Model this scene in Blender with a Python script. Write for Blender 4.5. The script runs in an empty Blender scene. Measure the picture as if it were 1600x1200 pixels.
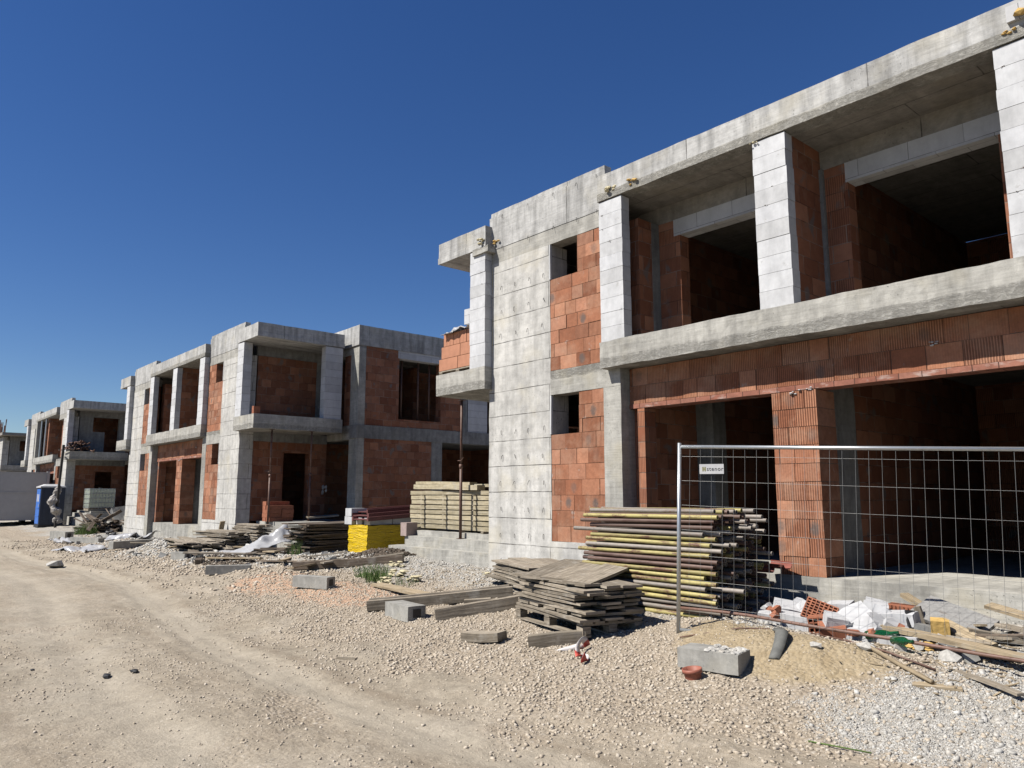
import bpy, math, random
import numpy as np
from mathutils import Vector, Matrix, noise
R = math.radians
rnd = random.Random(11)
S = bpy.context.scene
COL = S.collection

# ------------------------------------------------------------------ materials
ALB = .79      # overall reflectance of the dusty site materials
class NT:
    def __init__(s, name):
        s.m = bpy.data.materials.new(name); s.m.use_nodes = True
        s.t = s.m.node_tree; s.t.nodes.clear()
        s.out = s.t.nodes.new('ShaderNodeOutputMaterial')
        s.tc = s.t.nodes.new('ShaderNodeTexCoord')
        s.uv, s.ob = s.tc.outputs['UV'], s.tc.outputs['Object']
    def put(s, sk, v):
        if isinstance(v, bpy.types.NodeSocket): s.t.links.new(v, sk)
        elif isinstance(v, (tuple, list)) and len(v) == 3 and sk.type == 'RGBA': sk.default_value = (*v, 1)
        else: sk.default_value = v
    def n(s, typ, ins=None, **at):
        nd = s.t.nodes.new('ShaderNode' + typ)
        for k, v in at.items(): setattr(nd, k, v)
        for k, v in (ins or {}).items(): s.put(nd.inputs[k], v)
        return nd
    def mapv(s, vec, scale, loc=(0, 0, 0)):
        return s.n('Mapping', {'Vector': vec, 'Scale': scale, 'Location': loc}).outputs[0]
    def noise(s, vec, scale, detail=4, rough=.55, dist=0):
        return s.n('TexNoise', {'Vector': vec, 'Scale': scale, 'Detail': detail, 'Roughness': rough, 'Distortion': dist}).outputs[0]
    def math(s, op, a, b=0.0):
        return s.n('Math', {0: a, 1: b}, operation=op).outputs[0]
    def rng(s, v, a, b, c=0., d=1.):
        return s.n('MapRange', {'Value': v, 'From Min': a, 'From Max': b, 'To Min': c, 'To Max': d}).outputs[0]
    def mix(s, f, a, b, blend='MIX'):
        nd = s.n('Mix', None, data_type='RGBA', blend_type=blend)
        s.put(nd.inputs[0], f); s.put(nd.inputs[6], a); s.put(nd.inputs[7], b)
        return nd.outputs[2]
    def ramp(s, f, stops):
        nd = s.n('ValToRGB', {0: f}); e = nd.color_ramp.elements
        while len(e) < len(stops): e.new(.5)
        for el, (p, c) in zip(e, stops): el.position = p; el.color = (*c, 1)
        return nd.outputs[0]
    def grey(s, v):
        return s.n('CombineColor', {0: v, 1: v, 2: v}).outputs[0]
    def brick(s, vec, w, h, mortar, off=.5, smooth=.1, bias=0):
        nd = s.n('TexBrick', {'Vector': vec, 'Color1': (0, 0, 0), 'Color2': (1, 1, 1), 'Mortar': (.5, .5, .5), 'Scale': 1.,
                              'Mortar Size': mortar, 'Mortar Smooth': smooth, 'Bias': bias, 'Brick Width': w, 'Row Height': h}, offset=off)
        return nd.outputs[0], nd.outputs[1]
    def rand(s): return s.n('ObjectInfo').outputs['Random']
    def isl(s): return s.n('NewGeometry').outputs['Random Per Island']
    def done(s, col, rough=.85, bump=None, strength=.5, dist=.01, metal=0., spec=.3, **kw):
        col = s.mix(1., col, (ALB, ALB, ALB), 'MULTIPLY')
        b = s.n('BsdfPrincipled', {'Base Color': col, 'Roughness': rough, 'Metallic': metal, 'Specular IOR Level': spec})
        for k, v in kw.items(): s.put(b.inputs[k], v)
        if bump is not None:
            bp = s.n('Bump', {'Height': bump, 'Strength': strength, 'Distance': dist})
            s.t.links.new(bp.outputs[0], b.inputs['Normal'])
        s.t.links.new(b.outputs[0], s.out.inputs[0])
        return s.m

def concrete(name, c, seam=None, board=.25, stain=.5, rough_foot=False, mott=1.):
    k = NT(name); u = k.uv
    a = k.noise(k.ob, .55, 5, .6)
    dk = tuple(x * .72 for x in c); lt = tuple(min(.9, x * 1.12) for x in c)
    col = k.ramp(a, [(.3, dk), (.5, c), (.72, lt)])
    m = k.noise(k.ob, 7, 8, .72)
    col = k.mix(1., col, k.grey(k.rng(m, .28, .72, .74, 1.18)), 'MULTIPLY')
    m2 = k.noise(k.ob, 2.1, 7, .7, .8)
    col = k.mix(mott, col, k.grey(k.rng(m2, .32, .62, .78, 1.1)), 'MULTIPLY')
    st = k.noise(k.mapv(u, (5.5, .55, 1)), 1., 5, .65)
    col = k.mix(stain, col, k.grey(k.rng(st, .36, .58, .5, 1.1)), 'MULTIPLY')
    yel = k.rng(k.noise(k.ob, 1.3, 3, .6), .55, .75, 0, .5)
    col = k.mix(yel, col, tuple(min(.9, x * y) for x, y in zip(c, (1.05, .98, .8))))
    bd = k.noise(k.mapv(u, (1.3, 26, 1)), 1., 4, .7)
    col = k.mix(board, col, k.grey(k.rng(bd, .3, .7, .72, 1.12)), 'MULTIPLY')
    pits = k.rng(k.noise(k.ob, 34, 3, .6), .63, .7, 1, .45)
    pm = k.rng(k.noise(k.ob, 1.7, 2), .45, .6, 0, 1)
    col = k.mix(pm, col, k.mix(1., col, k.grey(pits), 'MULTIPLY'))
    h = k.math('ADD', k.math('MULTIPLY', m, .6), k.math('MULTIPLY', bd, board))
    h = k.math('ADD', h, k.math('MULTIPLY', pits, .35))
    if rough_foot:      # honeycombed foot of the cast beams
        z = k.n('SeparateXYZ', {0: k.ob}).outputs[2]
        wob = k.math('MULTIPLY', k.math('SUBTRACT', k.noise(k.ob, 2.5, 4, .6), .5), .16)
        zz = k.math('ADD', z, wob); fm = None
        for za in (3.62, 6.26):
            q = k.math('MULTIPLY', k.rng(zz, za, za + .03, 0, 1), k.rng(zz, za + .13, za + .17, 1, 0))
            fm = q if fm is None else k.math('MAXIMUM', fm, q)
        hc = k.noise(k.mapv(k.ob, (.8, 1, 1.7)), 19, 8, .85, .6)
        hcm = k.math('MULTIPLY', fm, k.rng(hc, .44, .56, 1, 0))
        col = k.mix(k.math('MULTIPLY', hcm, .5), col, (.15, .14, .12))
        h = k.math('SUBTRACT', h, k.math('MULTIPLY', hcm, 1.6))
    if seam:
        _, f = k.brick(u, seam[0], seam[1], seam[2], .35, .25)
        fb = k.math('MULTIPLY', f, k.rng(k.noise(k.ob, 4, 4), .35, .6, .25, .95))
        col = k.mix(k.math('MULTIPLY', fb, .95), col, (.07, .066, .06))
        h = k.math('SUBTRACT', h, fb)
    return k.done(col, .9, h, .55, .012, spec=.2)

CLAY = [(.0, (.30, .118, .064)), (.25, (.40, .175, .098)), (.5, (.48, .235, .142)), (.7, (.35, .15, .085)), (.85, (.45, .235, .152)), (1, (.39, .168, .096))]
def aerated(name, w, h):
    k = NT(name)
    c, f = k.brick(k.mapv(k.uv, (1, 1, 1), (.31, .06, 0)), w, h, .0045, .5, .2)
    col = k.ramp(c, [(.0, (.58, .585, .60)), (.55, (.56, .565, .575)), (.8, (.47, .47, .47)), (1, (.57, .575, .59))])
    m = k.noise(k.ob, 9, 7, .65)
    col = k.mix(1., col, k.grey(k.rng(m, .3, .75, .9, 1.05)), 'MULTIPLY')
    d = k.noise(k.mapv(k.uv, (3, .8, 1)), 1.2, 5, .7)
    col = k.mix(.5, col, k.grey(k.rng(d, .35, .6, .74, 1.03)), 'MULTIPLY')
    fb = k.math('MULTIPLY', f, k.rng(k.noise(k.ob, 5, 3), .35, .55, .45, 1.))
    col = k.mix(fb, col, (.24, .24, .24))
    return k.done(col, .92, k.math('SUBTRACT', k.math('MULTIPLY', m, .3), f), .5, .008, spec=.15)

def brickmat(name, w=.385, h=.236, dark=1., groove=.029):
    k = NT(name); u = k.uv
    c, f = k.brick(u, w, h, .006, .5, .15)
    c2, _ = k.brick(k.mapv(u, (1, 1, 1), (w * 40, h * 22, 0)), w, h, .006, .5, .15)
    t = [(.0, (.225, .085, .046)), (.3, (.32, .135, .075)), (.6, (.40, .185, .108)), (.8, (.27, .115, .068)), (1., (.36, .18, .115))]
    col = k.ramp(c, [(p, tuple(v * dark for v in q)) for p, q in t])
    m = k.noise(k.ob, 6, 6, .65)
    col = k.mix(1., col, k.grey(k.rng(m, .25, .75, .78, 1.16)), 'MULTIPLY')
    ux = k.n('SeparateXYZ', {0: u}).outputs[0]
    g = k.math('SINE', k.math('MULTIPLY', ux, 6.2832 / groove))
    gz = k.rng(c2, .25, .6, .12, 1.)
    gr = k.math('MULTIPLY', k.rng(g, -.6, .6, 0, 1), gz)
    col = k.mix(k.math('MULTIPLY', gr, .62), col, (.125, .042, .022))
    sm = k.noise(k.mapv(u, (3.1, 2.4, 1)), 1.25, 2, .4)
    smf = k.rng(sm, .635, .70, 0, .7)
    col = k.mix(smf, col, (.15, .15, .145))
    pale = k.rng(k.noise(k.ob, 2.3, 5, .7), .56, .72, 0, .35)
    col = k.mix(pale, col, (.38, .24, .165))
    jl = k.rng(k.noise(k.ob, 1.9, 4, .7), .42, .6, 0, 1)
    jc = k.mix(jl, (.10, .045, .028), (.30, .235, .19))
    col = k.mix(k.math('MULTIPLY', f, .9), col, jc)
    hh = k.math('SUBTRACT', k.math('MULTIPLY', m, .4), k.math('ADD', k.math('MULTIPLY', gr, .5), f))
    return k.done(col, .85, hh, .7, .010, spec=.25)

def lintelmat():
    k = NT('clay_lintel_shell')
    c, f = k.brick(k.uv, .25, 3., .005, .5, .15)
    col = k.ramp(c, [(0, (.27, .105, .07)), (.5, (.33, .15, .105)), (1, (.24, .09, .06))])
    m = k.noise(k.ob, 7, 6, .7)
    col = k.mix(1., col, k.grey(k.rng(m, .3, .7, .65, 1.2)), 'MULTIPLY')
    col = k.mix(k.rng(k.noise(k.mapv(k.ob, (1, 1, 3)), 3.1, 5, .7), .55, .68, 0, .6), col, (.50, .43, .39))
    col = k.mix(f, col, (.07, .035, .025))
    return k.done(col, .9, k.math('SUBTRACT', m, f), .6, .01)
def blockmat(name, cols, groove=.027, depth=.7):
    'separate laid clay blocks: UV is in metres from the middle of each block'
    k = NT(name); i = k.isl(); uv = k.n('SeparateXYZ', {0: k.uv}); u, v = uv.outputs[0], uv.outputs[1]
    col = k.ramp(i, cols)
    i2 = k.math('FRACT', k.math('MULTIPLY', i, 37.7)); i3 = k.math('FRACT', k.math('MULTIPLY', i, 91.3))
    m = k.noise(k.ob, 6, 6, .65); m3 = k.noise(k.ob, 30, 5, .7)
    col = k.mix(1., col, k.grey(k.rng(m, .25, .75, .76, 1.18)), 'MULTIPLY')
    col = k.mix(1., col, k.grey(k.rng(m3, .3, .7, .86, 1.12)), 'MULTIPLY')
    g = k.math('SINE', k.math('MULTIPLY', u, 6.2832 / groove))
    gr = k.math('MULTIPLY', k.rng(g, -.5, .7, 0, 1), k.rng(i2, .2, .5, .15, 1.))
    col = k.mix(k.math('MULTIPLY', gr, depth), col, (.12, .042, .022))
    d = k.math('ADD', k.math('POWER', k.math('MULTIPLY', u, 14.), 2.), k.math('POWER', k.math('MULTIPLY', v, 10.5), 2.))
    d = k.math('ADD', d, k.math('MULTIPLY', k.math('SUBTRACT', m3, .5), 1.6))
    sm = k.math('MULTIPLY', k.rng(d, .2, 1.2, .75, 0), k.rng(i3, .80, .95, 0, 1))
    col = k.mix(sm, col, (.11, .105, .10))
    pale = k.rng(k.noise(k.ob, 2.3, 5, .7), .48, .72, 0, .55)
    col = k.mix(pale, col, (.46, .29, .20))
    sp = k.rng(k.noise(k.ob, 3.7, 6, .75), .63, .69, 0, .55)
    col = k.mix(sp, col, (.45, .40, .36))
    return k.done(col, .88, k.math('SUBTRACT', k.math('MULTIPLY', m3, .4), gr), .8, .009, spec=.2)
def wood(name, a, b, dirt=.3, vary=.5):
    k = NT(name)
    r = k.rand(); i = k.isl()
    off = k.n('CombineXYZ', {0: k.math('MULTIPLY', r, 37.), 1: k.math('MULTIPLY', i, 91.)}).outputs[0]
    u = k.n('VectorMath', {0: k.uv, 1: off}, operation='ADD').outputs[0]
    g = k.noise(k.mapv(u, (2.2, 38, 1)), 1., 6, .65, .6)
    col = k.ramp(g, [(.28, tuple(x * .55 for x in b)), (.48, b), (.7, a)])
    col = k.mix(vary, col, k.grey(k.rng(k.math('FRACT', k.math('ADD', r, i)), 0, 1, .55, 1.3)), 'MULTIPLY')
    n2 = k.noise(k.ob, 9, 5, .65)
    col = k.mix(dirt, col, k.grey(k.rng(n2, .35, .65, .4, 1.15)), 'MULTIPLY')
    pl = k.rng(k.noise(k.ob, 3.2, 5, .7), .56, .7, 0, .4)
    col = k.mix(pl, col, (.44, .42, .38))
    return k.done(col, .85, k.math('ADD', g, k.math('MULTIPLY', n2, .4)), .5, .006, spec=.2)

def paintedsteel(name, paint, rust=(.13, .065, .04), amt=.5, rough=.55, metal=0., band=False):
    k = NT(name); r = k.rand()
    off = k.n('CombineXYZ', {0: k.math('MULTIPLY', r, 23.), 1: k.math('MULTIPLY', r, 7.)}).outputs[0]
    p = k.n('VectorMath', {0: k.ob, 1: off}, operation='ADD').outputs[0]
    a = k.noise(k.mapv(p, (1.6, 9, 9)), 1.3, 6, .7)
    b = k.noise(p, 26, 4, .7)
    f = k.rng(k.math('ADD', k.math('MULTIPLY', a, .7), k.math('MULTIPLY', b, .3)), amt, amt + .09, 0, 1)
    base = k.mix(.6, paint, k.grey(k.rng(r, 0, 1, .6, 1.25)), 'MULTIPLY')
    base = k.mix(1., base, k.grey(k.rng(b, .3, .7, .75, 1.12)), 'MULTIPLY')
    col = k.mix(f, base, rust)
    return k.done(col, rough, b, .25, .003, metal=metal, spec=.4)

def plain(name, c, rough=.6, var=.15, scale=8, bump=.2, **kw):
    k = NT(name)
    m = k.noise(k.ob, scale, 6, .65)
    col = k.mix(1., c, k.grey(k.rng(m, .25, .75, 1 - var, 1 + var)), 'MULTIPLY')
    return k.done(col, rough, m, bump, .006, **kw)

def stonemat(name, cs, var=.3):
    k = NT(name); i = k.isl()
    col = k.ramp(i, [(j / max(1, len(cs) - 1), c) for j, c in enumerate(cs)])
    m = k.noise(k.ob, 40, 4, .6)
    col = k.mix(1., col, k.grey(k.rng(m, .25, .75, 1 - var, 1 + var)), 'MULTIPLY')
    return k.done(col, .92, m, .3, .004, spec=.2)

M = {}
M['wall'] = concrete('fair_concrete_wall', (.535, .522, .492), (9., .445, .008), .22, .42, False, .35)
M['beam'] = concrete('rough_concrete_beam', (.425, .412, .375), None, .6, .45, True, .5)
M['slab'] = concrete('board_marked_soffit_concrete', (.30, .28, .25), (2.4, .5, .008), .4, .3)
M['grey'] = concrete('grey_concrete', (.27, .268, .258), None, .3, .5)
M['kerb'] = concrete('pale_precast_concrete', (.37, .36, .33), None, .1, .3)
M['parapet'] = concrete('parapet_concrete', (.465, .46, .445), (2.55, 8., .008), .55, .7, False, .45)
M['ytong'] = aerated('white_aerated_block', 20., .2345)
M['ytong2'] = aerated('white_aerated_block_bonded', .62, .2345)
M['brick'] = brickmat('hollow_clay_block')
M['brick2'] = brickmat('clay_block_of_end_walls', .30, .24, .92)
M['pier'] = brickmat('grooved_clay_pier_block', .31, .228, 1.08, .03)
M['lintel'] = lintelmat()
M['oldwood'] = wood('weathered_grey_timber', (.46, .405, .325), (.27, .228, .175), .4, .75)
M['darkwood'] = wood('dark_weathered_timber', (.25, .20, .155), (.135, .105, .08))
M['plank'] = wood('pale_timber', (.50, .41, .28), (.33, .26, .17), .25)
M['yelwood'] = wood('yellow_formwork_timber', (.55, .495, .37), (.42, .36, .24), .35, .4)
M['tubeY'] = paintedsteel('yellow_painted_tube', (.42, .36, .14), amt=.495)
M['tubeB'] = paintedsteel('rusty_brown_tube', (.15, .095, .075), (.085, .045, .035), .5)
M['tubeG'] = paintedsteel('dull_grey_tube', (.30, .265, .23), (.14, .075, .05), .55)
M['rust'] = paintedsteel('rusted_steel', (.17, .095, .07), (.09, .045, .03), .5)
M['galv'] = plain('galvanised_steel', (.50, .52, .53), .38, .12, 30, .1, metal=.75)
M['wire'] = plain('galvanised_wire', (.27, .27, .265), .5, .12, 30, .1, metal=.3)
M['tie'] = plain('dark_tie_wire', (.05, .045, .04), .7)
M['foam'] = plain('yellow_mounting_foam', (.55, .36, .12), .85, .25, 30, .9)
M['foam2'] = plain('pale_mounting_foam', (.52, .46, .30), .85, .2, 30, .9)
M['white'] = plain('white_aerated_rubble', (.475, .475, .48), .85, .16, 6, .4)
M['film'] = plain('white_plastic_film', (.52, .52, .53), .3, .12, 5, .5, **{'Transmission Weight': .25})
M['black'] = plain('black_rubber', (.03, .03, .032), .6)
M['red'] = plain('red_plastic', (.55, .09, .07), .5)
M['terra'] = plain('terracotta_plastic', (.30, .105, .07), .55, .2)
M['maroon'] = paintedsteel('maroon_panel', (.16, .06, .055), (.08, .04, .03), .6)
M['clay2'] = plain('smooth_orange_clay', (.43, .20, .12), .85, .18, 5, .3)
M['gutter'] = plain('brown_gutter_plastic', (.25, .085, .065), .45, .2)
M['stone'] = stonemat('pale_limestone_gravel', [(.43, .365, .285), (.48, .415, .33), (.37, .31, .24), (.54, .48, .40), (.41, .345, .265), (.45, .385, .305)])
M['chip'] = stonemat('grey_crushed_rubble', [(.41, .395, .365), (.48, .465, .435), (.34, .325, .295), (.53, .515, .48), (.38, .345, .295)])
M['redchip'] = stonemat('brick_chips', [(.40, .13, .07), (.50, .20, .11), (.30, .10, .06)])
M['soil'] = stonemat('dark_clods', [(.085, .066, .05), (.12, .094, .072), (.06, .048, .037), (.15, .122, .095)])
M['glass'] = plain('green_bottle_glass', (.02, .22, .08), .08, .05, **{'Transmission Weight': .75})
M['blue'] = plain('blue_plastic', (.05, .16, .52), .45, .15, 4)
M['shade_blue'] = plain('shade_darkened_blue_plastic', (.035, .045, .07), .5, .15, 4)  # cabin blue with the shade of its unlit side put into the colour
M['cont'] = plain('grey_white_container_paint', (.40, .40, .41), .5, .08, 3)
M['liquid'] = plain('milky_green_tank_plastic', (.55, .60, .48), .4, .08, 3)
M['leaf'] = stonemat('green_grass_blades', [(.05, .10, .025), (.09, .15, .04), (.14, .17, .06)])

def blockmat_white():
    k = NT('laid_white_aerated_blocks'); i = k.isl()
    col = k.ramp(i, [(0, (.585, .59, .605)), (.5, (.62, .625, .635)), (.72, (.48, .48, .48)), (.8, (.61, .615, .625)), (1, (.53, .53, .535))])
    m = k.noise(k.ob, 9, 7, .65)
    col = k.mix(1., col, k.grey(k.rng(m, .3, .75, .86, 1.06)), 'MULTIPLY')
    d = k.noise(k.mapv(k.uv, (3, .8, 1)), 1.2, 5, .7)
    col = k.mix(.6, col, k.grey(k.rng(d, .35, .6, .72, 1.03)), 'MULTIPLY')
    sp = k.rng(k.noise(k.ob, 5.5, 6, .75), .62, .68, 0, .6)
    col = k.mix(sp, col, (.33, .32, .30))
    return k.done(col, .92, m, .35, .006, spec=.15)
def yellowfilm():
    k = NT('yellow_packing_film')
    w = k.noise(k.mapv(k.ob, (1.2, 1.2, 9)), 2., 4, .6, 1.2)
    col = k.mix(k.rng(w, .3, .7, 0, 1), (.56, .37, .005), (.72, .50, .01))
    pr = k.rng(k.noise(k.mapv(k.ob, (9, 5, 14)), 1., 3, .6), .60, .64, 0, 1)
    z = k.n('SeparateXYZ', {0: k.ob}).outputs[2]
    band = k.math('MULTIPLY', k.rng(z, .42, .5, 0, 1), k.rng(z, .62, .72, 1, 0))
    col = k.mix(k.math('MULTIPLY', k.math('MULTIPLY', pr, band), .7), col, (.05, .06, .03))
    return k.done(col, .38, w, 1., .05, spec=.4)
M['blocks'] = blockmat('laid_hollow_clay_blocks', CLAY)
M['pierblocks'] = blockmat('laid_grooved_pier_blocks', CLAY, .031, .85)
M['joint'] = plain('mortar_joint', (.20, .155, .125), .95, .4, 12, .5)
M['ytblock'] = blockmat_white()
M['yfilm'] = yellowfilm()

# ------------------------------------------------------------------ mesh builder
def nz(p, f, o=0.):
    return noise.noise_vector(Vector((p[0] * f + o, p[1] * f + 3.1, p[2] * f - 7.7)))

class MB:
    def __init__(s): s.v = []; s.f = []; s.uv = []
    def quadgrid(s, o, a, b, na, nb, uvo, uva, uvb, disp=None, T=None):
        base = len(s.v)
        for j in range(nb + 1):
            for i in range(na + 1):
                p = o + a * (i / na) + b * (j / nb)
                if disp: p = p + disp(p)
                s.v.append(T @ p if T else p)
        for j in range(nb):
            for i in range(na):
                q = base + j * (na + 1) + i
                s.f.append((q, q + 1, q + na + 2, q + na + 1))
                for (di, dj) in ((0, 0), (1, 0), (1, 1), (0, 1)):
                    x, y = (i + di) / na, (j + dj) / nb
                    s.uv.append((uvo[0] + uva[0] * x + uvb[0] * y, uvo[1] + uva[1] * x + uvb[1] * y))
    def box(s, x0, x1, y0, y1, z0, z1, seg=0, amp=0., T=None, uvs=0., long=None):
        if x0 > x1: x0, x1 = x1, x0
        dx, dy, dz = x1 - x0, y1 - y0, z1 - z0
        X, Y, Z = Vector((dx, 0, 0)), Vector((0, dy, 0)), Vector((0, 0, dz))
        V = Vector
        disp = None
        if amp:
            def disp(p): return nz(p, 2.3) * amp + nz(p, 8., 5.) * amp * .7
        n = (lambda d: max(1, min(60, int(round(d / seg))))) if seg else (lambda d: 1)
        def uv(*c): return (c[0] + uvs, c[1] + uvs)
        A = [(V((x0, y0, z0)), X, Z, dx, dz, uv(x0, z0)), (V((x1, y1, z0)), -X, Z, -dx, dz, uv(x1, z0)),
             (V((x1, y0, z0)), Y, Z, dy, dz, uv(y0, z0)), (V((x0, y1, z0)), -Y, Z, -dy, dz, uv(y1, z0)),
             (V((x0, y0, z1)), X, Y, dx, dy, uv(x0, y0)), (V((x0, y1, z0)), X, -Y, dx, -dy, uv(x0, y1))]
        for o, a, b, ua, ub, u0 in A:
            s.quadgrid(o, a, b, n(a.length), n(b.length), u0, (ua, 0), (0, ub), disp, T)
        return s
    def tube(s, pts, r, n=8, cap=True, hollow=0.):
        pts = [Vector(p) for p in pts]; rs = r if isinstance(r, (list, tuple)) else [r] * len(pts)
        rings = []
        prev = None
        for i, p in enumerate(pts):
            d = (pts[min(i + 1, len(pts) - 1)] - pts[max(i - 1, 0)]).normalized()
            if prev is None: u = d.orthogonal().normalized()
            else: u = (prev - d * prev.dot(d)).normalized()
            prev = u; w = d.cross(u)
            b = len(s.v); rings.append(b)
            for k in range(n):
                a = 2 * math.pi * k / n
                s.v.append(p + (u * math.cos(a) + w * math.sin(a)) * rs[i])
        L = 0.
        for i in range(len(pts) - 1):
            l2 = L + (pts[i + 1] - pts[i]).length
            for k in range(n):
                q = (k + 1) % n
                s.f.append((rings[i] + k, rings[i] + q, rings[i + 1] + q, rings[i + 1] + k))
                c = 2 * math.pi * rs[i] / n
                s.uv += [(L, k * c), (L, (k + 1) * c), (l2, (k + 1) * c), (l2, k * c)]
            L = l2
        if cap:
            for ring, rev in ((rings[0], True), (rings[-1], False)):
                ids = [ring + k for k in range(n)]
                if rev: ids.reverse()
                s.f.append(tuple(ids)); s.uv += [(0, 0)] * n
        return s
    def poly(s, pts, uvs=None):
        b = len(s.v); s.v += [Vector(p) for p in pts]
        s.f.append(tuple(range(b, b + len(pts)))); s.uv += uvs or [(p[0], p[1]) for p in pts]
        return s
    def mesh(s, name, mat, org=(0, 0, 0), smooth=False):
        me = bpy.data.meshes.new(name)
        o = Vector(org)
        me.from_pydata([tuple(Vector(v) - o) for v in s.v], [], s.f)
        ul = me.uv_layers.new(name='UVMap')
        ul.data.foreach_set('uv', [c for t in s.uv for c in t])
        if smooth: me.polygons.foreach_set('use_smooth', [True] * len(me.polygons))
        me.materials.append(mat); me.update()
        return me
    def build(s, name, mat, parent=None, org=None, smooth=False):
        if org is None: org = parent_org(parent) if parent else (0, 0, 0)
        me = s.mesh(name, mat, org, smooth)
        o = bpy.data.objects.new(name, me); COL.objects.link(o)
        if parent: o.parent = parent
        else: o.location = org
        return o

def parent_org(p):
    v = Vector((0, 0, 0))
    while p is not None:
        v += p.location; p = p.parent
    return v

def tag(o, label=None, cat=None, group=None, kind=None):
    for k, v in (('label', label), ('category', cat), ('group', group), ('kind', kind)):
        if v: o[k] = v
    return o
def thing(name, loc, label, cat, group=None, rz=0.):
    o = bpy.data.objects.new(name, None); COL.objects.link(o)
    o.location = loc; o.rotation_euler.z = rz; o.empty_display_size = .2
    return tag(o, label, cat, group)
def place(me, name, loc, rot=(0, 0, 0), scale=(1, 1, 1), parent=None):
    o = bpy.data.objects.new(name, me); COL.objects.link(o)
    o.location = loc; o.rotation_euler = rot; o.scale = scale
    if parent: o.parent = parent
    return o
def solo(mb, name, mat, org, label, cat, group=None, smooth=False):
    return tag(mb.build(name, mat, None, org, smooth), label, cat, group)

# ------------------------------------------------------------------ camera, light
HEAD, PITCH = 138.9, math.degrees(math.atan(176 / 1180))
cam = bpy.data.cameras.new('camera'); co = bpy.data.objects.new('camera', cam); COL.objects.link(co)
cam.sensor_width = 36; cam.lens = 36 * 1180 / 1600; cam.clip_start = .05; cam.clip_end = 3000
co.location = (0, 0, 1.7); co.rotation_euler = (R(90 + PITCH), 0, R(HEAD - 90))
S.camera = co
SAZ, SEL = 21.8, 50.4     # direction the light travels: toward +Y, slightly +X
sd = Vector((math.sin(R(SAZ)) * math.cos(R(SEL)), math.cos(R(SAZ)) * math.cos(R(SEL)), -math.sin(R(SEL))))
sun = bpy.data.lights.new('sun', 'SUN'); sun.energy = 5.0; sun.angle = R(.53); sun.color = (1., .955, .88)
so = bpy.data.objects.new('sun', sun); COL.objects.link(so); so.location = (-5, -20, 30)
so.rotation_euler = sd.to_track_quat('-Z', 'Y').to_euler()
W = bpy.data.worlds.new('World'); S.world = W; W.use_nodes = True
wt = W.node_tree; bg = wt.nodes['Background']
sky = wt.nodes.new('ShaderNodeTexSky'); sky.sky_type = 'NISHITA'; sky.sun_disc = False
sky.sun_elevation = R(SEL); sky.sun_rotation = math.atan2(-sd.x, -sd.y)
sky.altitude = 300; sky.air_density = 1.; sky.dust_density = 0.; sky.ozone_density = 4.5
hs = wt.nodes.new('ShaderNodeHueSaturation'); hs.inputs['Saturation'].default_value = 1.22; hs.inputs['Hue'].default_value = .512
wt.links.new(sky.outputs[0], hs.inputs['Color']); wt.links.new(hs.outputs[0], bg.inputs[0]); bg.inputs[1].default_value = .053
S.view_settings.view_transform = 'Standard'; S.view_settings.look = 'None'
S.view_settings.exposure = .78; S.view_settings.gamma = 1.
S.cycles.max_bounces = 6; S.cycles.diffuse_bounces = 1; S.cycles.transparent_max_bounces = 6
# ------------------------------------------------------------------ ground
_LAT = np.random.RandomState(5).rand(256, 256)
def vn(x, y):
    xi = np.floor(x).astype(int); yi = np.floor(y).astype(int)
    fx = x - xi; fy = y - yi; fx = fx * fx * (3 - 2 * fx); fy = fy * fy * (3 - 2 * fy)
    g = lambda a, b: _LAT[a % 256, b % 256]
    return (g(xi, yi) * (1 - fx) + g(xi + 1, yi) * fx) * (1 - fy) + (g(xi, yi + 1) * (1 - fx) + g(xi + 1, yi + 1) * fx) * fy - .5
def fbm(x, y, f, o=4):
    t = 0; a = 1.
    for i in range(o): t = t + vn(x * f + 17.3 * i, y * f - 9.1 * i) * a; f *= 2.1; a *= .5
    return t
def sst(t):
    t = np.clip(t, 0, 1); return t * t * (3 - 2 * t)
def blob(X, Y, cx, cy, rx, ry, rot=0.):
    c, s = math.cos(rot), math.sin(rot); dx, dy = X - cx, Y - cy
    return np.exp(-((dx * c + dy * s) / rx) ** 2 - ((-dx * s + dy * c) / ry) ** 2)
def base_h(X, Y):
    A = .45 - .23 * sst((-14 - X) / 10)
    return A * sst((Y - 3.8) / 4.8)
def edge_y(X): return 4.45 + .35 * np.sin(X * .33 + 1.) + .03 * (-X - 5) * (X < -5) * (X > -30)
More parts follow.
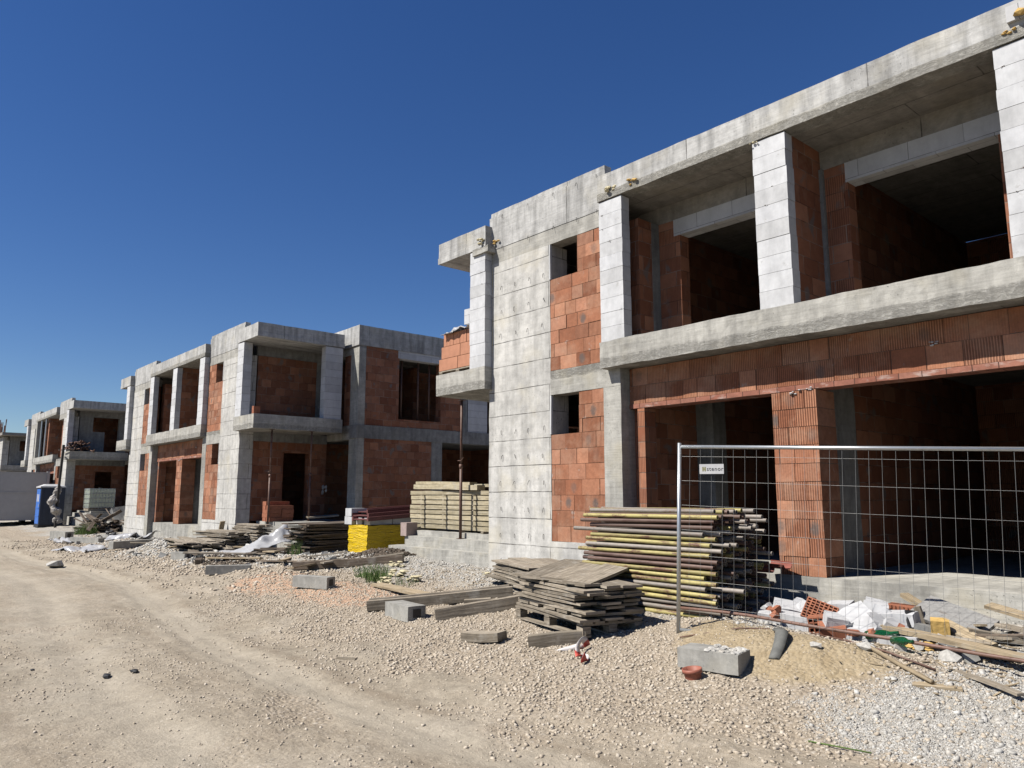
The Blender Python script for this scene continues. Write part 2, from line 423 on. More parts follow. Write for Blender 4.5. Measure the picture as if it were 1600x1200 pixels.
def zones(X, Y):
    n1 = fbm(X, Y, .9, 4); n2 = fbm(X + 40, Y, .45, 3)
    sand = sst((blob(X, Y, -3.55, 6.35, .95, .46, .25) + blob(X, Y, -4.5, 6.75, .55, .5) * .8 + n1 * .45 - .30) / .25)
    d = Y - edge_y(X) + n1 * .9
    grav = sst(d / .55) * (1 - .55 * sst((Y - 7.2 + n2) / 1.))
    grav = np.maximum(grav, .8 * sst((blob(X, Y, -6.0, 2.95, .65, .32) + n1 * .3 - .4) / .3))
    grav = np.maximum(grav, .55 * sst((n2 + n1 * .5 - .30) / .2) * (Y > .3))
    red = sst((blob(X, Y, -13.0, 5.9, 2.3, .8) + blob(X, Y, -10.4, 6.0, .9, .6) * .8 + n1 * .5 - .42) / .3)
    n3 = fbm(X + 7, Y, 4., 3)
    grey = sst((sst((X + 3.5 + (6.0 - Y) * .25 + n1 * 1.3) / 1.5) * sst((Y - 4.5 + n1 * 1.2) / 1.3) + n3 * .3 - .22) / .75)
    grey = np.maximum(grey, sst((Y - 6.7 + n1 * 1.2 + .6 * (X < -14)) / .7) * .95)
    grey = np.maximum(grey, blob(X, Y, -22.4, 6.5, 1.7, .9))
    grav = np.maximum(grav, .42 * lanes(X, Y) * sst((fbm(X + 9, Y, 1.6, 3) + .22) / .3))
    return sand, grav, red, np.clip(grey, 0, 1)
def lanes(X, Y):
    e = Y - edge_y(X) + .18 * fbm(X, Y, .6, 3)
    s = np.exp(-((e + .1) / .42) ** 2) + .8 * np.exp(-((e + 1.55) / .38) ** 2) + .7 * np.exp(-((e + 2.9) / .45) ** 2)
    return np.clip(s, 0, 1)
def height(X, Y):
    h = base_h(X, Y)
    e = Y - edge_y(X)
    for c, w, dpt in ((-.75, .20, .038), (-1.0, .10, .02), (-2.25, .24, .034), (-3.6, .3, .028)):
        h = h - dpt * np.exp(-((e - c + .12 * fbm(X, Y, .5, 2)) / w) ** 2)
    h = h + .03 * np.exp(-((e - .12) / .2) ** 2)
    s, g, r, gy = zones(X, Y)
    h = h + fbm(X, Y, .8, 4) * .05 + fbm(X, Y, 5., 3) * (.014 + .02 * np.maximum(g, gy))
    h = h + .17 * blob(X, Y, -3.6, 6.5, .95, .42, .22) + .10 * blob(X, Y, -4.55, 6.9, .7, .5)
    h = h + .33 * blob(X, Y, -22.6, 6.7, 1.0, .45, .1) + .10 * blob(X, Y, -12.6, 6.0, 1.6, .5)
    h = h + .15 * blob(X, Y, -13.7, 8.5, .75, .36, .35) + .12 * blob(X, Y, -17.5, 6.6, 1.1, .45) + .14 * blob(X, Y, -20.3, 7.0, 1.0, .4) + .12 * blob(X, Y, -15.4, 7.2, .8, .35) + .15 * blob(X, Y, -27.5, 7.2, 1.2, .5)
    h = h + .0 * blob(X, Y, -2.7, 7.9, 1.3, .55)
    h = h - .05 * blob(X, Y, -6.0, 2.95, .5, .25)
    return h
def hz(x, y): return float(height(np.array([float(x)]), np.array([float(y)]))[0])

def axis(lo, hi, d0, d1, step, growth):
    c = list(np.arange(d0, d1 + 1e-6, step))
    s = step; x = d1
    while x < hi: s *= growth; x += s; c.append(min(x, hi))
    s = step; x = d0; pre = []
    while x > lo: s *= growth; x -= s; pre.append(max(x, lo))
    return np.array(pre[::-1] + c)
gx = axis(-900, 500, -11., .6, .038, 1.022); gy = axis(-500, 900, 1.2, 8.6, .036, 1.03)
GX, GY = np.meshgrid(gx, gy)
GZ = height(GX.ravel(), GY.ravel())
nx, ny = len(gx), len(gy)
me = bpy.data.meshes.new('ground')
co3 = np.stack([GX.ravel(), GY.ravel(), GZ], 1)
me.vertices.add(nx * ny); me.vertices.foreach_set('co', co3.ravel())
ii = (np.arange(ny - 1)[:, None] * nx + np.arange(nx - 1)[None, :]).ravel()
fc = np.stack([ii, ii + 1, ii + nx + 1, ii + nx], 1)
me.loops.add(fc.size); me.loops.foreach_set('vertex_index', fc.ravel())
me.polygons.add(len(fc)); me.polygons.foreach_set('loop_start', np.arange(len(fc)) * 4)
me.polygons.foreach_set('use_smooth', np.ones(len(fc), bool))
me.update(calc_edges=True)
zc = me.color_attributes.new('zones', 'FLOAT_COLOR', 'POINT')
zz = np.stack(zones(GX.ravel(), GY.ravel()), 1); zc.data.foreach_set('color', zz.astype(np.float32).ravel())
tk = me.color_attributes.new('tracks', 'FLOAT_COLOR', 'POINT')
def tracks(X, Y):
    e = Y - edge_y(X) + .10 * fbm(X, Y, .5, 2); n = fbm(X + 3, Y, 2.2, 3)
    ridge = np.exp(-((e + .42 + n * .08) / .07) ** 2) + .7 * np.exp(-((e + 1.35 + n * .1) / .08) ** 2) + .6 * np.exp(-((e + 3.05 + n * .1) / .1) ** 2)
    lane = np.exp(-((e + .85) / .28) ** 4) + np.exp(-((e + 2.35) / .42) ** 4) + .7 * np.exp(-((e + 3.7) / .35) ** 4)
    on_ = (sst((Y + 2) / 2.))
    return np.stack([np.clip(ridge * np.clip(.6 + n * 2.2, 0, 1), 0, 1) * on_, np.clip(lane, 0, 1) * on_, 0 * X, 0 * X + 1], 1)
tk.data.foreach_set('color', tracks(GX.ravel(), GY.ravel()).astype(np.float32).ravel())
def ground_material():
    k = NT('site_ground_dirt_and_gravel'); p = k.ob
    a = k.n('Attribute', None, attribute_name='zones')
    sp = k.n('SeparateColor', {0: a.outputs[0]}); sand, grav, red = sp.outputs[0], sp.outputs[1], sp.outputs[2]
    gry = a.outputs['Alpha']
    n1 = k.noise(p, .9, 6, .6); n2 = k.noise(p, 7, 8, .7); n3 = k.noise(p, 55, 4, .7)
    road = k.ramp(n1, [(.3, (.28, .236, .178)), (.5, (.35, .302, .234)), (.7, (.395, .346, .277))])
    road = k.mix(1., road, k.grey(k.rng(n2, .3, .7, .74, 1.18)), 'MULTIPLY')
    n4 = k.noise(p, 19, 5, .75)
    road = k.mix(1., road, k.grey(k.rng(n4, .3, .7, .8, 1.18)), 'MULTIPLY')
    st = k.noise(k.mapv(p, (.35, 3.2, 1)), 1., 5, .65)
    road = k.mix(.6, road, k.grey(k.rng(st, .3, .65, .8, 1.1)), 'MULTIPLY')
    ta = k.n('SeparateColor', {0: k.n('Attribute', None, attribute_name='tracks').outputs[0]})
    road = k.mix(k.math('MULTIPLY', ta.outputs[1], .45), road, (.415, .368, .295))
    road = k.mix(k.math('MULTIPLY', ta.outputs[0], .62), road, (.215, .172, .125))
    v = k.n('TexVoronoi', {'Vector': p, 'Scale': 26.}); vc, vd = v.outputs['Color'], v.outputs['Distance']
    vr = k.n('SeparateColor', {0: vc}).outputs[0]
    gcol = k.ramp(vr, [(0, (.30, .245, .18)), (.4, (.42, .355, .28)), (.7, (.36, .295, .225)), (1, (.50, .445, .375))])
    gcol = k.mix(k.rng(vd, .3, .62, 0, .75), gcol, (.31, .255, .19))
    sc = k.mix(k.rng(n2, .35, .65, 0, 1), (.31, .24, .145), (.40, .325, .215))
    rc = k.mix(k.rng(n2, .35, .65, 0, 1), (.42, .24, .15), (.52, .36, .25))
    v2 = k.n('TexVoronoi', {'Vector': p, 'Scale': 34.}); vr2 = k.n('SeparateColor', {0: v2.outputs['Color']}).outputs[0]
    gc = k.ramp(vr2, [(0, (.33, .315, .285)), (.5, (.46, .445, .41)), (1, (.58, .565, .53))])
    gc = k.mix(k.rng(v2.outputs['Distance'], .3, .65, 0, .6), gc, (.32, .30, .265))
    gc = k.mix(k.rng(n1, .42, .6, 0, .6), gc, (.34, .30, .24))
    col = k.mix(k.math('MULTIPLY', grav, .85), road, gcol)
    col = k.mix(k.math('MULTIPLY', red, .75), col, rc)
    col = k.mix(k.math('MULTIPLY', gry, .85), col, gc)
    col = k.mix(k.math('MULTIPLY', sand, .92), col, sc)
    spk = k.rng(k.noise(p, 30, 2, .5), .66, .72, 0, .55)
    col = k.mix(spk, col, (.62, .56, .47))
    spd = k.rng(k.noise(k.mapv(p, (1, 1, 1), (9, 2, 0)), 24, 3, .6), .68, .73, 0, .5)
    col = k.mix(spd, col, (.17, .135, .10))
    col = k.mix(.5, col, k.grey(k.rng(n3, .3, .7, .78, 1.18)), 'MULTIPLY')
    h = k.math('ADD', k.math('MULTIPLY', n2, .8), k.math('ADD', k.math('MULTIPLY', n3, .4), k.math('MULTIPLY', n4, .6)))
    h = k.math('SUBTRACT', h, k.math('MULTIPLY', k.math('MULTIPLY', vd, k.math('MAXIMUM', grav, gry)), 1.1))
    return k.done(col, .95, h, .9, .022, spec=.15)
me.materials.append(ground_material())
tag(place(me, 'ground', (0, 0, 0)), kind='structure')

# loose stones: each a jittered 12-vertex lump with a colour of its own
def ico():
    t = (1 + 5 ** .5) / 2
    v = np.array([(-1, t, 0), (1, t, 0), (-1, -t, 0), (1, -t, 0), (0, -1, t), (0, 1, t), (0, -1, -t), (0, 1, -t), (t, 0, -1), (t, 0, 1), (-t, 0, -1), (-t, 0, 1)], float)
    f = np.array([(0, 11, 5), (0, 5, 1), (0, 1, 7), (0, 7, 10), (0, 10, 11), (1, 5, 9), (5, 11, 4), (11, 10, 2), (10, 7, 6), (7, 1, 8),
                  (3, 9, 4), (3, 4, 2), (3, 2, 6), (3, 6, 8), (3, 8, 9), (4, 9, 5), (2, 4, 11), (6, 2, 10), (8, 6, 7), (9, 8, 1)])
    return v / np.linalg.norm(v[0]), f
def cubelet():
    v = np.array([(x, y, z) for x in (-.62, .62) for y in (-.62, .62) for z in (-.62, .62)], float)
    q = [(0, 1, 3, 2), (4, 6, 7, 5), (0, 4, 5, 1), (2, 3, 7, 6), (0, 2, 6, 4), (1, 5, 7, 3)]
    return v, np.array([t for a, b, c, d in q for t in ((a, b, c), (a, c, d))])
def stones(name, mat, X, Y, size, seed, sink=.42, zfun=None, flat=.62):
    r = np.random.RandomState(seed); n = len(X); v, f = cubelet()
    V = v[None] + r.uniform(-.21, .21, (n, 8, 3))
    V = V * np.stack([r.uniform(.8, 1.35, n), r.uniform(.7, 1.1, n), r.uniform(.45, .9, n) * flat / .62], 1)[:, None, :]
    a = r.uniform(0, 6.283, n); c, s = np.cos(a)[:, None], np.sin(a)[:, None]
    b = r.uniform(-.8, .8, n); cb, sb = np.cos(b)[:, None], np.sin(b)[:, None]
    x, y, z = V[..., 0], V[..., 1], V[..., 2]
    x, z = x * cb - z * sb, x * sb + z * cb
    x, y = x * c - y * s, x * s + y * c
    Z = (zfun or height)(X, Y) + size * (.5 - sink)
    P = np.stack([x * size[:, None] + X[:, None], y * size[:, None] + Y[:, None], z * size[:, None] + Z[:, None]], 2)
    m = bpy.data.meshes.new(name)
    m.vertices.add(n * 8); m.vertices.foreach_set('co', P.reshape(-1))
    F = (f[None] + (np.arange(n) * 8)[:, None, None]).reshape(-1, 3)
    m.loops.add(F.size); m.loops.foreach_set('vertex_index', F.ravel().astype(np.int32))
    m.polygons.add(len(F)); m.polygons.foreach_set('loop_start', np.arange(len(F)) * 3)
    m.update(calc_edges=True); m.materials.append(mat)
    return tag(place(m, name, (0, 0, 0)), kind='stuff')
def scatter(seed, n, x0, x1, y0, y1, dens, s0, s1, power=2.2, bias=0.):
    r = np.random.RandomState(seed)
    u = r.rand(n)
    X = x1 - (x1 - x0) * u ** (1 + bias); Y = r.uniform(y0, y1, n)
    k = r.rand(n) < dens(X, Y); X, Y = X[k], Y[k]
    return X, Y, s0 + (s1 - s0) * r.rand(len(X)) ** power
zn = lambda i: (lambda X, Y: zones(X, Y)[i])
X, Y, s = scatter(1, 75000, -13, -.6, 3.2, 8.2, lambda X, Y: zones(X, Y)[1] * (1 - zones(X, Y)[0]) * (1 - .7 * zones(X, Y)[3]), .005, .023, 2.8)
stones('gravel', M['stone'], X, Y, s, 3)
X, Y, s = scatter(2, 16000, -34, -13, 4.2, 7.6, lambda X, Y: zones(X, Y)[1] * .8, .012, .042, 2.2)
stones('gravel', M['stone'], X, Y, s, 4)
X, Y, s = scatter(4, 70000, -12, -.8, 1.2, 5.2, lambda X, Y: np.clip((.10 + .8 * np.maximum(0, fbm(X, Y, .8, 3) - .02)) * (.2 + 1.5 * lanes(X, Y)), 0, 1), .0028, .016, 3.6)
stones('road_pebbles', M['stone'], X, Y, s, 5)
X, Y, s = scatter(61, 110000, -4.6, -.8, 4.4, 7.2, lambda X, Y: zones(X, Y)[3], .0032, .011, 3.)
stones('fine_crushed_gravel', M['chip'], X, Y, s, 61)
X, Y, s = scatter(6, 26000, -14, -.8, 4.6, 9., lambda X, Y: zones(X, Y)[3] * .95, .005, .030, 3.6)
stones('crushed_rubble', M['chip'], X, Y, s, 6)
X, Y, s = scatter(7, 9000, -34, -14, 5.4, 9.4, lambda X, Y: zones(X, Y)[3], .014, .06, 2.8)
stones('crushed_rubble', M['chip'], X, Y, s, 7)
X, Y, s = scatter(8, 1400, -4.9, -1.9, 5.6, 7.0, lambda X, Y: zones(X, Y)[0] * .7, .004, .014, 3.)
stones('sand_heap_pebbles', M['stone'], X, Y, s, 8)
X, Y, s = scatter(9, 6000, -15.6, -13.1, 7.7, 9., lambda X, Y: np.clip(blob(X, Y, -13.7, 8.5, .62, .30, .35) * 1.3, 0, 1), .012, .06, 2.6)
stones('dark_soil_heap', M['soil'], X, Y, s, 9)
X, Y, s = scatter(10, 2200, -18.8, -16.2, 6.1, 7.2, lambda X, Y: np.clip(blob(X, Y, -17.5, 6.6, 1.2, .45), 0, 1), .012, .06, 2.4)
stones('dark_soil_heap', M['soil'], X, Y, s, 10)
X, Y, s = scatter(12, 2600, -24, -21.2, 5.9, 7.4, lambda X, Y: np.clip(blob(X, Y, -22.6, 6.7, 1., .45), 0, 1), .015, .05, 2.)
stones('grey_gravel_heap', M['chip'], X, Y, s, 12)
# ------------------------------------------------------------------ the unfinished houses
def lump(n, r, seed, flat=.5, mat='foam', sub=2):
    bm_ = MB(); q = random.Random(seed)
    for i in range(n):
        c = Vector((q.uniform(-1, 1) * r, q.uniform(-.3, .3) * r, q.uniform(-.6, .6) * r * flat * 1.6))
        rr = r * q.uniform(.2, .5)
        v, f = ico()
        b = len(bm_.v)
        for p in v:
            p = Vector(p) * rr; p = p + nz(p + c, 12., seed) * rr * .5
            bm_.v.append(c + Vector((p.x, p.y * .7, p.z * flat)))
        for t in f: bm_.f.append(tuple(int(x) + b for x in t)); bm_.uv += [(0, 0)] * 3
    return bm_
YF, YW, YL = 8.5, 8.68, 8.885
def house(C, label, raw=0, near=False):
    g0 = -.15
    H = thing('unfinished_house', (C, YF, 0.), label, 'house', 'unfinished houses along the street')
    sg = .16 if near else 0
    am = .007 if near else 0.
    def B(name, mat, boxes, seg=None, amp=None, parent=None, lab=None):
        mb = MB()
        for b in boxes: mb.box(C + b[0], C + b[1], *b[2:], seg=sg if seg is None else seg, amp=am if amp is None else amp)
        o = mb.build(name, M[mat], parent or H)
        if lab: o['label'] = lab
        return o
    def both(fn):
        for s in (-1, 1): fn(s)
    D = 18.6
    top = raw < 2
    # ground slab, garages
    B('garage_floor', 'beam', [(-2.75, 2.75, YL - .015, 15., g0, .744)])
    B('partition', 'grey', [(-.3, .12, 9.36, 10.1, .744, 3.64)])
    B('partition', 'brick', [(-.25, .08, 10.1, 15., .744, 3.64)], 0, 0)
    def BW(name, rects, y, th, mat='blocks', w=.375, h=.237, gap=.0105, seed=0, parent=None):
        'a wall of separately laid blocks with recessed joints'
        q = random.Random(seed + int(C * 10)); mb = MB(); core = MB()
        for (a, b, z0, z1) in rects:
            a, b = min(a, b) + C, max(a, b) + C
            core.box(a + .012, b - .012, y + .011, y + th - .011, z0 + .001, z1 - .001)
            n = max(1, round((z1 - z0) / h)); hh = (z1 - z0) / n
            for r in range(n):
                x = a - (q.uniform(.3, .9) * w if (b - a) > w * 1.3 else (q.choice((0, .45)) * w)); zb = z0 + r * hh
                while x < b - .005:
                    ww = w * q.choice((1, 1, 1, .66, .8)); x1 = min(b, x + ww); xa = max(a, x)
                    if b - x1 < .06: x1 = b
                    if x1 - xa > .03:
                        o = q.uniform(-.0045, .0045); g1, g2 = q.uniform(.3, 1.2) * gap / 2, q.uniform(.3, 1.2) * gap / 2
                        i0 = len(mb.uv)
                        mb.box(xa + g1, x1 - g1, y + o, y + th - o, zb + g2, zb + hh - g2 * .6, seg=.09 if near else 0, amp=.0022 if near else 0)
                        cx, cz = (xa + x1) / 2 + q.uniform(-.03, .03), zb + hh / 2 + q.uniform(-.02, .02)
                        nf = (len(mb.uv) - i0)
                        cy = y + th / 2
                        mb.uv[i0:] = [(u - (cx if abs(u - cx) < .5 else cy), v - cz) for u, v in mb.uv[i0:]]
                    x = x1
        P = parent or H
        W = mb.build(name, M[mat], P); core.build('mortar_core', M['joint'], W)
        return W
    def YP(name, a, b, y0, y1, z0, z1, seed=0):
        q = random.Random(seed + int(C * 7)); mb = MB(); a, b = min(a, b) + C, max(a, b) + C
        n = round((z1 - z0) / .2345); hh = (z1 - z0) / n
        for r in range(n):
            o, p = q.uniform(-.004, .004), q.uniform(-.005, .005)
            mb.box(a + p, b + p, y0 + o, y1 + o, z0 + r * hh + .0022, z0 + (r + 1) * hh - .0022, seg=.075, amp=.0035)
        W = mb.build(name, M['ytblock'], H); MB().box(a + .012, b - .012, y0 + .012, y1 - .012, z0 + .001, z1 - .001).build('mortar_core', M['joint'], W)
        for r in range(1, n):
            if q.random() < .5: 
                o = lump(3, .022, seed + r, .5).build('adhesive_squeeze', M['joint'], W, (0, 0, 0)); o.location = (q.uniform(a + .05, b - .05) - parent_org(W).x, y0 - .002 - parent_org(W).y, z0 + r * hh)
        return W
    def side(s):
        X = lambda a, b: (s * a, s * b)
        W = B('concrete_wall', 'wall', [(*X(4.27, 5.88), YW, 9.1, g0, 5.98)])
        B('column', 'beam', [(*X(2.75, 3.1), YW, 9.0, g0, 3.37)])
        B('plinth', 'wall', [(*X(3.1, 4.27), YW - .004, 8.95, g0, .985)])
        B('ring_beam', 'beam', [(*X(2.75, 4.27), YW - .002, 8.95, 3.37, 3.775)])
        B('top_beam', 'beam', [(*X(2.98, 5.88), YW, 8.95, 5.98, 6.25)])
        if top: B('parapet', 'parapet', [(*X(2.98, 5.88), YW - .008, 8.86, 6.252, 6.89), (*X(3.0, 5.86), YW + .012, 8.85, 6.89, 6.985)])
        if raw < 2:
            b = [(*X(3.1, 3.63), YW + .006, 8.9, 2.71, 3.37), (*X(3.1, 4.27), YW + .006, 8.9, .985, 2.71)]
            BW('brick_wall', [(v[0], v[1], v[4], v[5]) for v in b], YW + .006, .22, seed=3 + s)
        if raw < 1:
            b = [(*X(2.98, 3.63), YW + .006, 8.9, 5.35, 5.98), (*X(2.98, 4.27), YW + .006, 8.9, 3.775, 5.35)]
            BW('brick_wall', [(v[0], v[1], v[4], v[5]) for v in b], YW + .006, .22, seed=6 + s)
        # jamb bricks beside the garage openings
        B('brick_jamb', 'pier', [(*X(2.47, 2.6), YL, 9.15, .744, 3.015)], 0, 0)
        B('room_wall', 'brick', [(*X(2.62, 2.88), 9.0, 15., .744, 3.64)], 0, 0)
        B('column', 'grey', [(*X(2.3, 2.62), 10.4, 10.75, .744, 3.64)])
        # corner terrace: balcony, canopy, pillars
        B('balcony', 'beam', [(*X(5.8, 7.3), YF, 11.3, 3.635, 4.045)])
        if top:
            B('canopy', 'parapet', [(*X(5.8, 7.3), YF, 11.3, 6.30, 6.42), (*X(5.812, 7.29), YF + .008, 11.29, 6.42, 6.71)])
        if raw < 2:
            YP('corner_pillar', *X(5.82, 6.27), YF + .02, 8.78, 4.045, 6.28, seed=20 + s)
            if raw < 1: B('corner_pillar', 'ytong', [(*X(7.0, 7.27), 10.68, 11.26, 4.045, 6.28)], 0, 0)
        B('end_wall', 'brick2', [(*X(5.6, 5.85), 9.1, 10.1, .98, 3.37), (*X(5.6, 5.85), 10.1, 10.95, 3.05, 3.37), (*X(5.6, 5.85), 10.95, 11.54, .98, 3.37)], 0, 0)
        B('beam', 'grey', [(*X(5.58, 5.87), 9.1, 11.54, 3.37, 3.636)])
        if raw < 1:
            B('end_wall', 'brick2', [(*X(5.6, 5.85), 9.15, 11.1, 3.9, 6.0)], 0, 0)
        else:
            B('end_wall', 'grey', [(*X(5.6, 5.85), 9.15, 9.8, 3.9, 6.0), (*X(5.6, 5.85), 9.8, 10.4, 3.9, 5.2)], 0, 0)
        B('beam', 'grey', [(*X(5.58, 5.87), 9.1, 11.54, 6.0, 6.31)])
        B('column', 'grey', [(*X(5.6, 5.875), 11.1, 11.5, 3.9, 6.0)])
        # rear block with its end wall
        B('corner_column', 'beam', [(*X(7.3, 7.8), 11.54, 11.78, g0, 6.35)])
        if raw < 1: B('brick_strip', 'brick', [(*X(6.9, 7.3), 11.56, 11.76, 3.88, 6.1)], 0, 0)
        B('beam', 'beam', [(*X(5.85, 7.3), 11.54, 11.8, 6.1, 6.35)])
        B('beam', 'beam', [(*X(5.85, 7.3), 11.54, 11.8, 3.45, 3.88)])
        B('slab_edge', 'grey', [(*X(7.4, 7.815), 11.5, D, 3.47, 3.88)])
        if top: B('fascia', 'parapet', [(*X(7.3, 7.825), 11.5, D, 6.35, 6.98), (*X(5.85, 7.3), 11.5, 11.75, 6.352, 6.975)])
        B('end_wall', 'brick2', [(*X(7.5, 7.79), 11.78, 14.3, .9, 3.47)], 0, 0)
        B('column', 'grey', [(*X(7.45, 7.8), 14.3, 14.72, g0, 3.47)])
        if raw < 1:
            B('end_wall', 'brick2', [(*X(7.5, 7.79), 11.79, 13.0, 3.88, 6.35), (*X(7.5, 7.79), 13.0, 14.65, 3.88, 4.14), (*X(7.5, 7.79), 14.65, 15.5, 3.88, 6.35)], 0, 0)
            B('window_lintel', 'ytong2', [(*X(7.48, 7.797), 12.95, 14.75, 6.1, 6.35)], 0, 0)
            B('column', 'grey', [(*X(7.5, 7.8), 15.5, 15.75, 3.88, 6.35)])
            B('pillar', 'ytong', [(*X(7.5, 7.79), 15.8, 16.65, 3.88, 6.35)], 0, 0)
        B('added_dark_partition', 'brick2', [(*X(4.2, 4.4), 11.6, D, .9, 6.55)], 0, 0)  # unseen partition, added to keep the rear block openings dark
        B('rear_floor', 'grey', [(*X(4.4, 7.4), 11.8, D, 3.5, 3.8), (*X(4.4, 7.5), 11.8, D, .5, .88)], 0, 0)
        # entrance landing and its steps
        B('landing', 'beam', [(*X(5.88, 9.1), 9.32, 11.5, g0, .985), (*X(5.88, 9.25), 9.12, 9.32, g0, .876), (*X(5.88, 9.55), 8.9, 9.12, g0, .67),
                              (*X(9.1, 9.25), 9.32, 11.4, g0, .874), (*X(9.25, 9.55), 9.12, 11.3, g0, .672)])
        return W
    if near:
        for zz_ in ((5.36, 5.975), (2.72, 3.36)):
            for s_ in (-1, 1): MB().box(C + s_ * 4.255, C + s_ * 4.285, YW - .006, YW + .04, zz_[0], zz_[1], seg=.1, amp=.004).build('plaster_edge', M['ytblock'], H)
        for x_, z_, r_ in ((-.05, 3.0, .07), (.12, 3.02, .05), (1.6, 3.37, .05)):
            o = lump(7, r_, int(x_ * 50) + 9, .45).build('mortar_smear', M['ytblock'], H, (0, 0, 0)); o.location = (C + x_ - H.location.x, YL - .014 - H.location.y, z_)
    BW('lintel_wall', [(-2.75, 2.75, 3.085, 3.635)], YL, .26, w=.375, h=.275, seed=1)
    B('lintel', 'lintel', [(-2.75, 2.75, YL - .006, 9.16, 3.02, 3.085)], .2, .005)
    BW('brick_pier', [(-.38, .22, .744, 3.015)], YL - .012, .47, 'pierblocks', .31, .227, seed=2)
    walls = {s: side(s) for s in (-1, 1)}
    # loggia
    B('balcony', 'beam', [(-3., 3., YF, 8.76, 3.64, 4.042)], .1 if near else 0, .011 if near else 0)
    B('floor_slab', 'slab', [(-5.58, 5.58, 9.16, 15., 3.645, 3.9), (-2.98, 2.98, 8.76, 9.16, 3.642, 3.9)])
    if top:
        B('parapet', 'parapet', [(-3., 3., YF + .009, 8.75, 6.425, 6.722)])
        B('roof_edge', 'beam', [(-3., 3., YF, 8.76, 6.30, 6.425)])
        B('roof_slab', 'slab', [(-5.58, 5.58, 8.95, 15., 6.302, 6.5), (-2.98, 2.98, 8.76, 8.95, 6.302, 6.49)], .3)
        B('roof_slab', 'slab', [(-7.4, -4.5, 11.8, D, 6.36, 6.6), (4.5, 7.4, 11.8, D, 6.36, 6.6)], 0, 0)
    else:
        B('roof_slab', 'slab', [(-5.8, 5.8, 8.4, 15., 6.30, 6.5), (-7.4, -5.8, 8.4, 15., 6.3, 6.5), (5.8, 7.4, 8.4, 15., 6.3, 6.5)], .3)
    if raw < 1:
        for a, b in ((-2.98, -2.52), (-.27, .185), (2.52, 2.98)):
            YP('pillar', a, b, YF + .02, 8.70, 4.042, 6.285, seed=int(a * 10))
    else:
        for a in (-1.6, -.2):
            MB().tube([(C + a, 8.6, 4.04), (C + a, 8.6, 6.3)], .05, 8).build('steel_prop', M['galv'], H)
        B('pillar', 'beam', [(-2.98, -2.6, YF + .02, 8.75, 4.042, 6.30)])
    B('partition', 'brick', [(-.14, .17, 8.705, 9.46, 3.9, 6.302)], 0, 0)
    for b in ((-2.9, -2.55, 8.95, 9.27, 3.9, 6.03), (2.55, 2.9, 8.95, 9.27, 3.9, 6.03)): B('loggia_side_wall', 'brick', [b], 0, 0)
    for b in ((-2.95, -2.545, 9.27, 9.47, 3.9, 6.03), (2.545, 2.95, 9.27, 9.47, 3.9, 6.03), (.165, .215, 9.40, 9.47, 3.9, 6.03)): B('column', 'grey', [b])
    if raw < 1:
        for b in [(-2.545, -2.14, 9.46, 9.68, 3.9, 6.03), (.215, .52, 9.46, 9.68, 3.9, 6.03), (2.25, 2.545, 9.46, 9.68, 3.9, 6.03)]: B('back_wall', 'brick', [b], 0, 0)
        B('opening_lintel', 'ytong2', [(-2.25, -.14, 9.45, 9.69, 5.765, 6.03), (.5, 2.4, 9.45, 9.69, 5.765, 6.03)], 0, 0)
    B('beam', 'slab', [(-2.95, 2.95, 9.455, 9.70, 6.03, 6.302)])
    for b in ((-3.2, -3., 9.7, 15., 3.9, 6.3), (3., 3.2, 9.7, 15., 3.9, 6.3), (-.15, .15, 9.7, 15., 3.9, 6.3)): B('room_wall', 'brick2', [b], 0, 0)
    B('garage_back_wall', 'brick2', [(-5.6, 5.6, 15., 15.25, .3, 6.3)], 0, 0)
    B('rear_wall', 'brick2', [(-7.8, 7.8, D, D + .25, g0, 6.35)], 0, 0)
    return H, walls

HA, wallsA = house(-4.7, 'nearest two storey concrete and clay block house shell, behind the mesh fence', near=True)
HB, wallsB = house(-28.2, 'second house shell, brick end wall in shade behind the yellow pallet and boards', near=True)
HC, wallsC = house(-51.9, 'third grey house shell without upper brickwork, behind the blue portable toilet', raw=1)
HD, wallsD = house(-75.3, 'farthest house shell with starter bars on its bare roof slab, behind the container', raw=2)

# wire ties of the formwork on the near fair-faced wall
tie = MB().tube([(-.004, 0, .012), (0, -.016, .006), (.005, -.024, -.03), (.010, -.026, -.062)], .0042, 5).mesh('formwork_tie', M['tie'])
Wl = wallsA[-1]; o0 = parent_org(Wl)
for zr in (.63, 1.07, 1.515, 1.96, 2.405, 2.85, 4.6, 5.05, 5.49):
    for xx in (-10.22, -9.86, -9.5, -9.14):
        place(tie, 'formwork_tie', (xx + rnd.uniform(-.03, .03) - o0.x, YW - .004 - o0.y, zr + rnd.uniform(-.012, .012) - o0.z), (rnd.uniform(-.2, .2), rnd.uniform(-.3, .3), rnd.uniform(-.4, .4)), parent=Wl)
Pp = [c for c in HA.children if c.name.startswith('parapet')][0]
for zr in (6.26, 6.86):
    for xx in (-10.2, -9.5, -8.85, -8.3, -7.85):
        place(tie, 'formwork_tie', (xx - HA.location.x, YW - .012 - HA.location.y, zr), (rnd.uniform(-.2, .2), rnd.uniform(-.25, .25), 0), (1, 1, 1), parent=Pp)
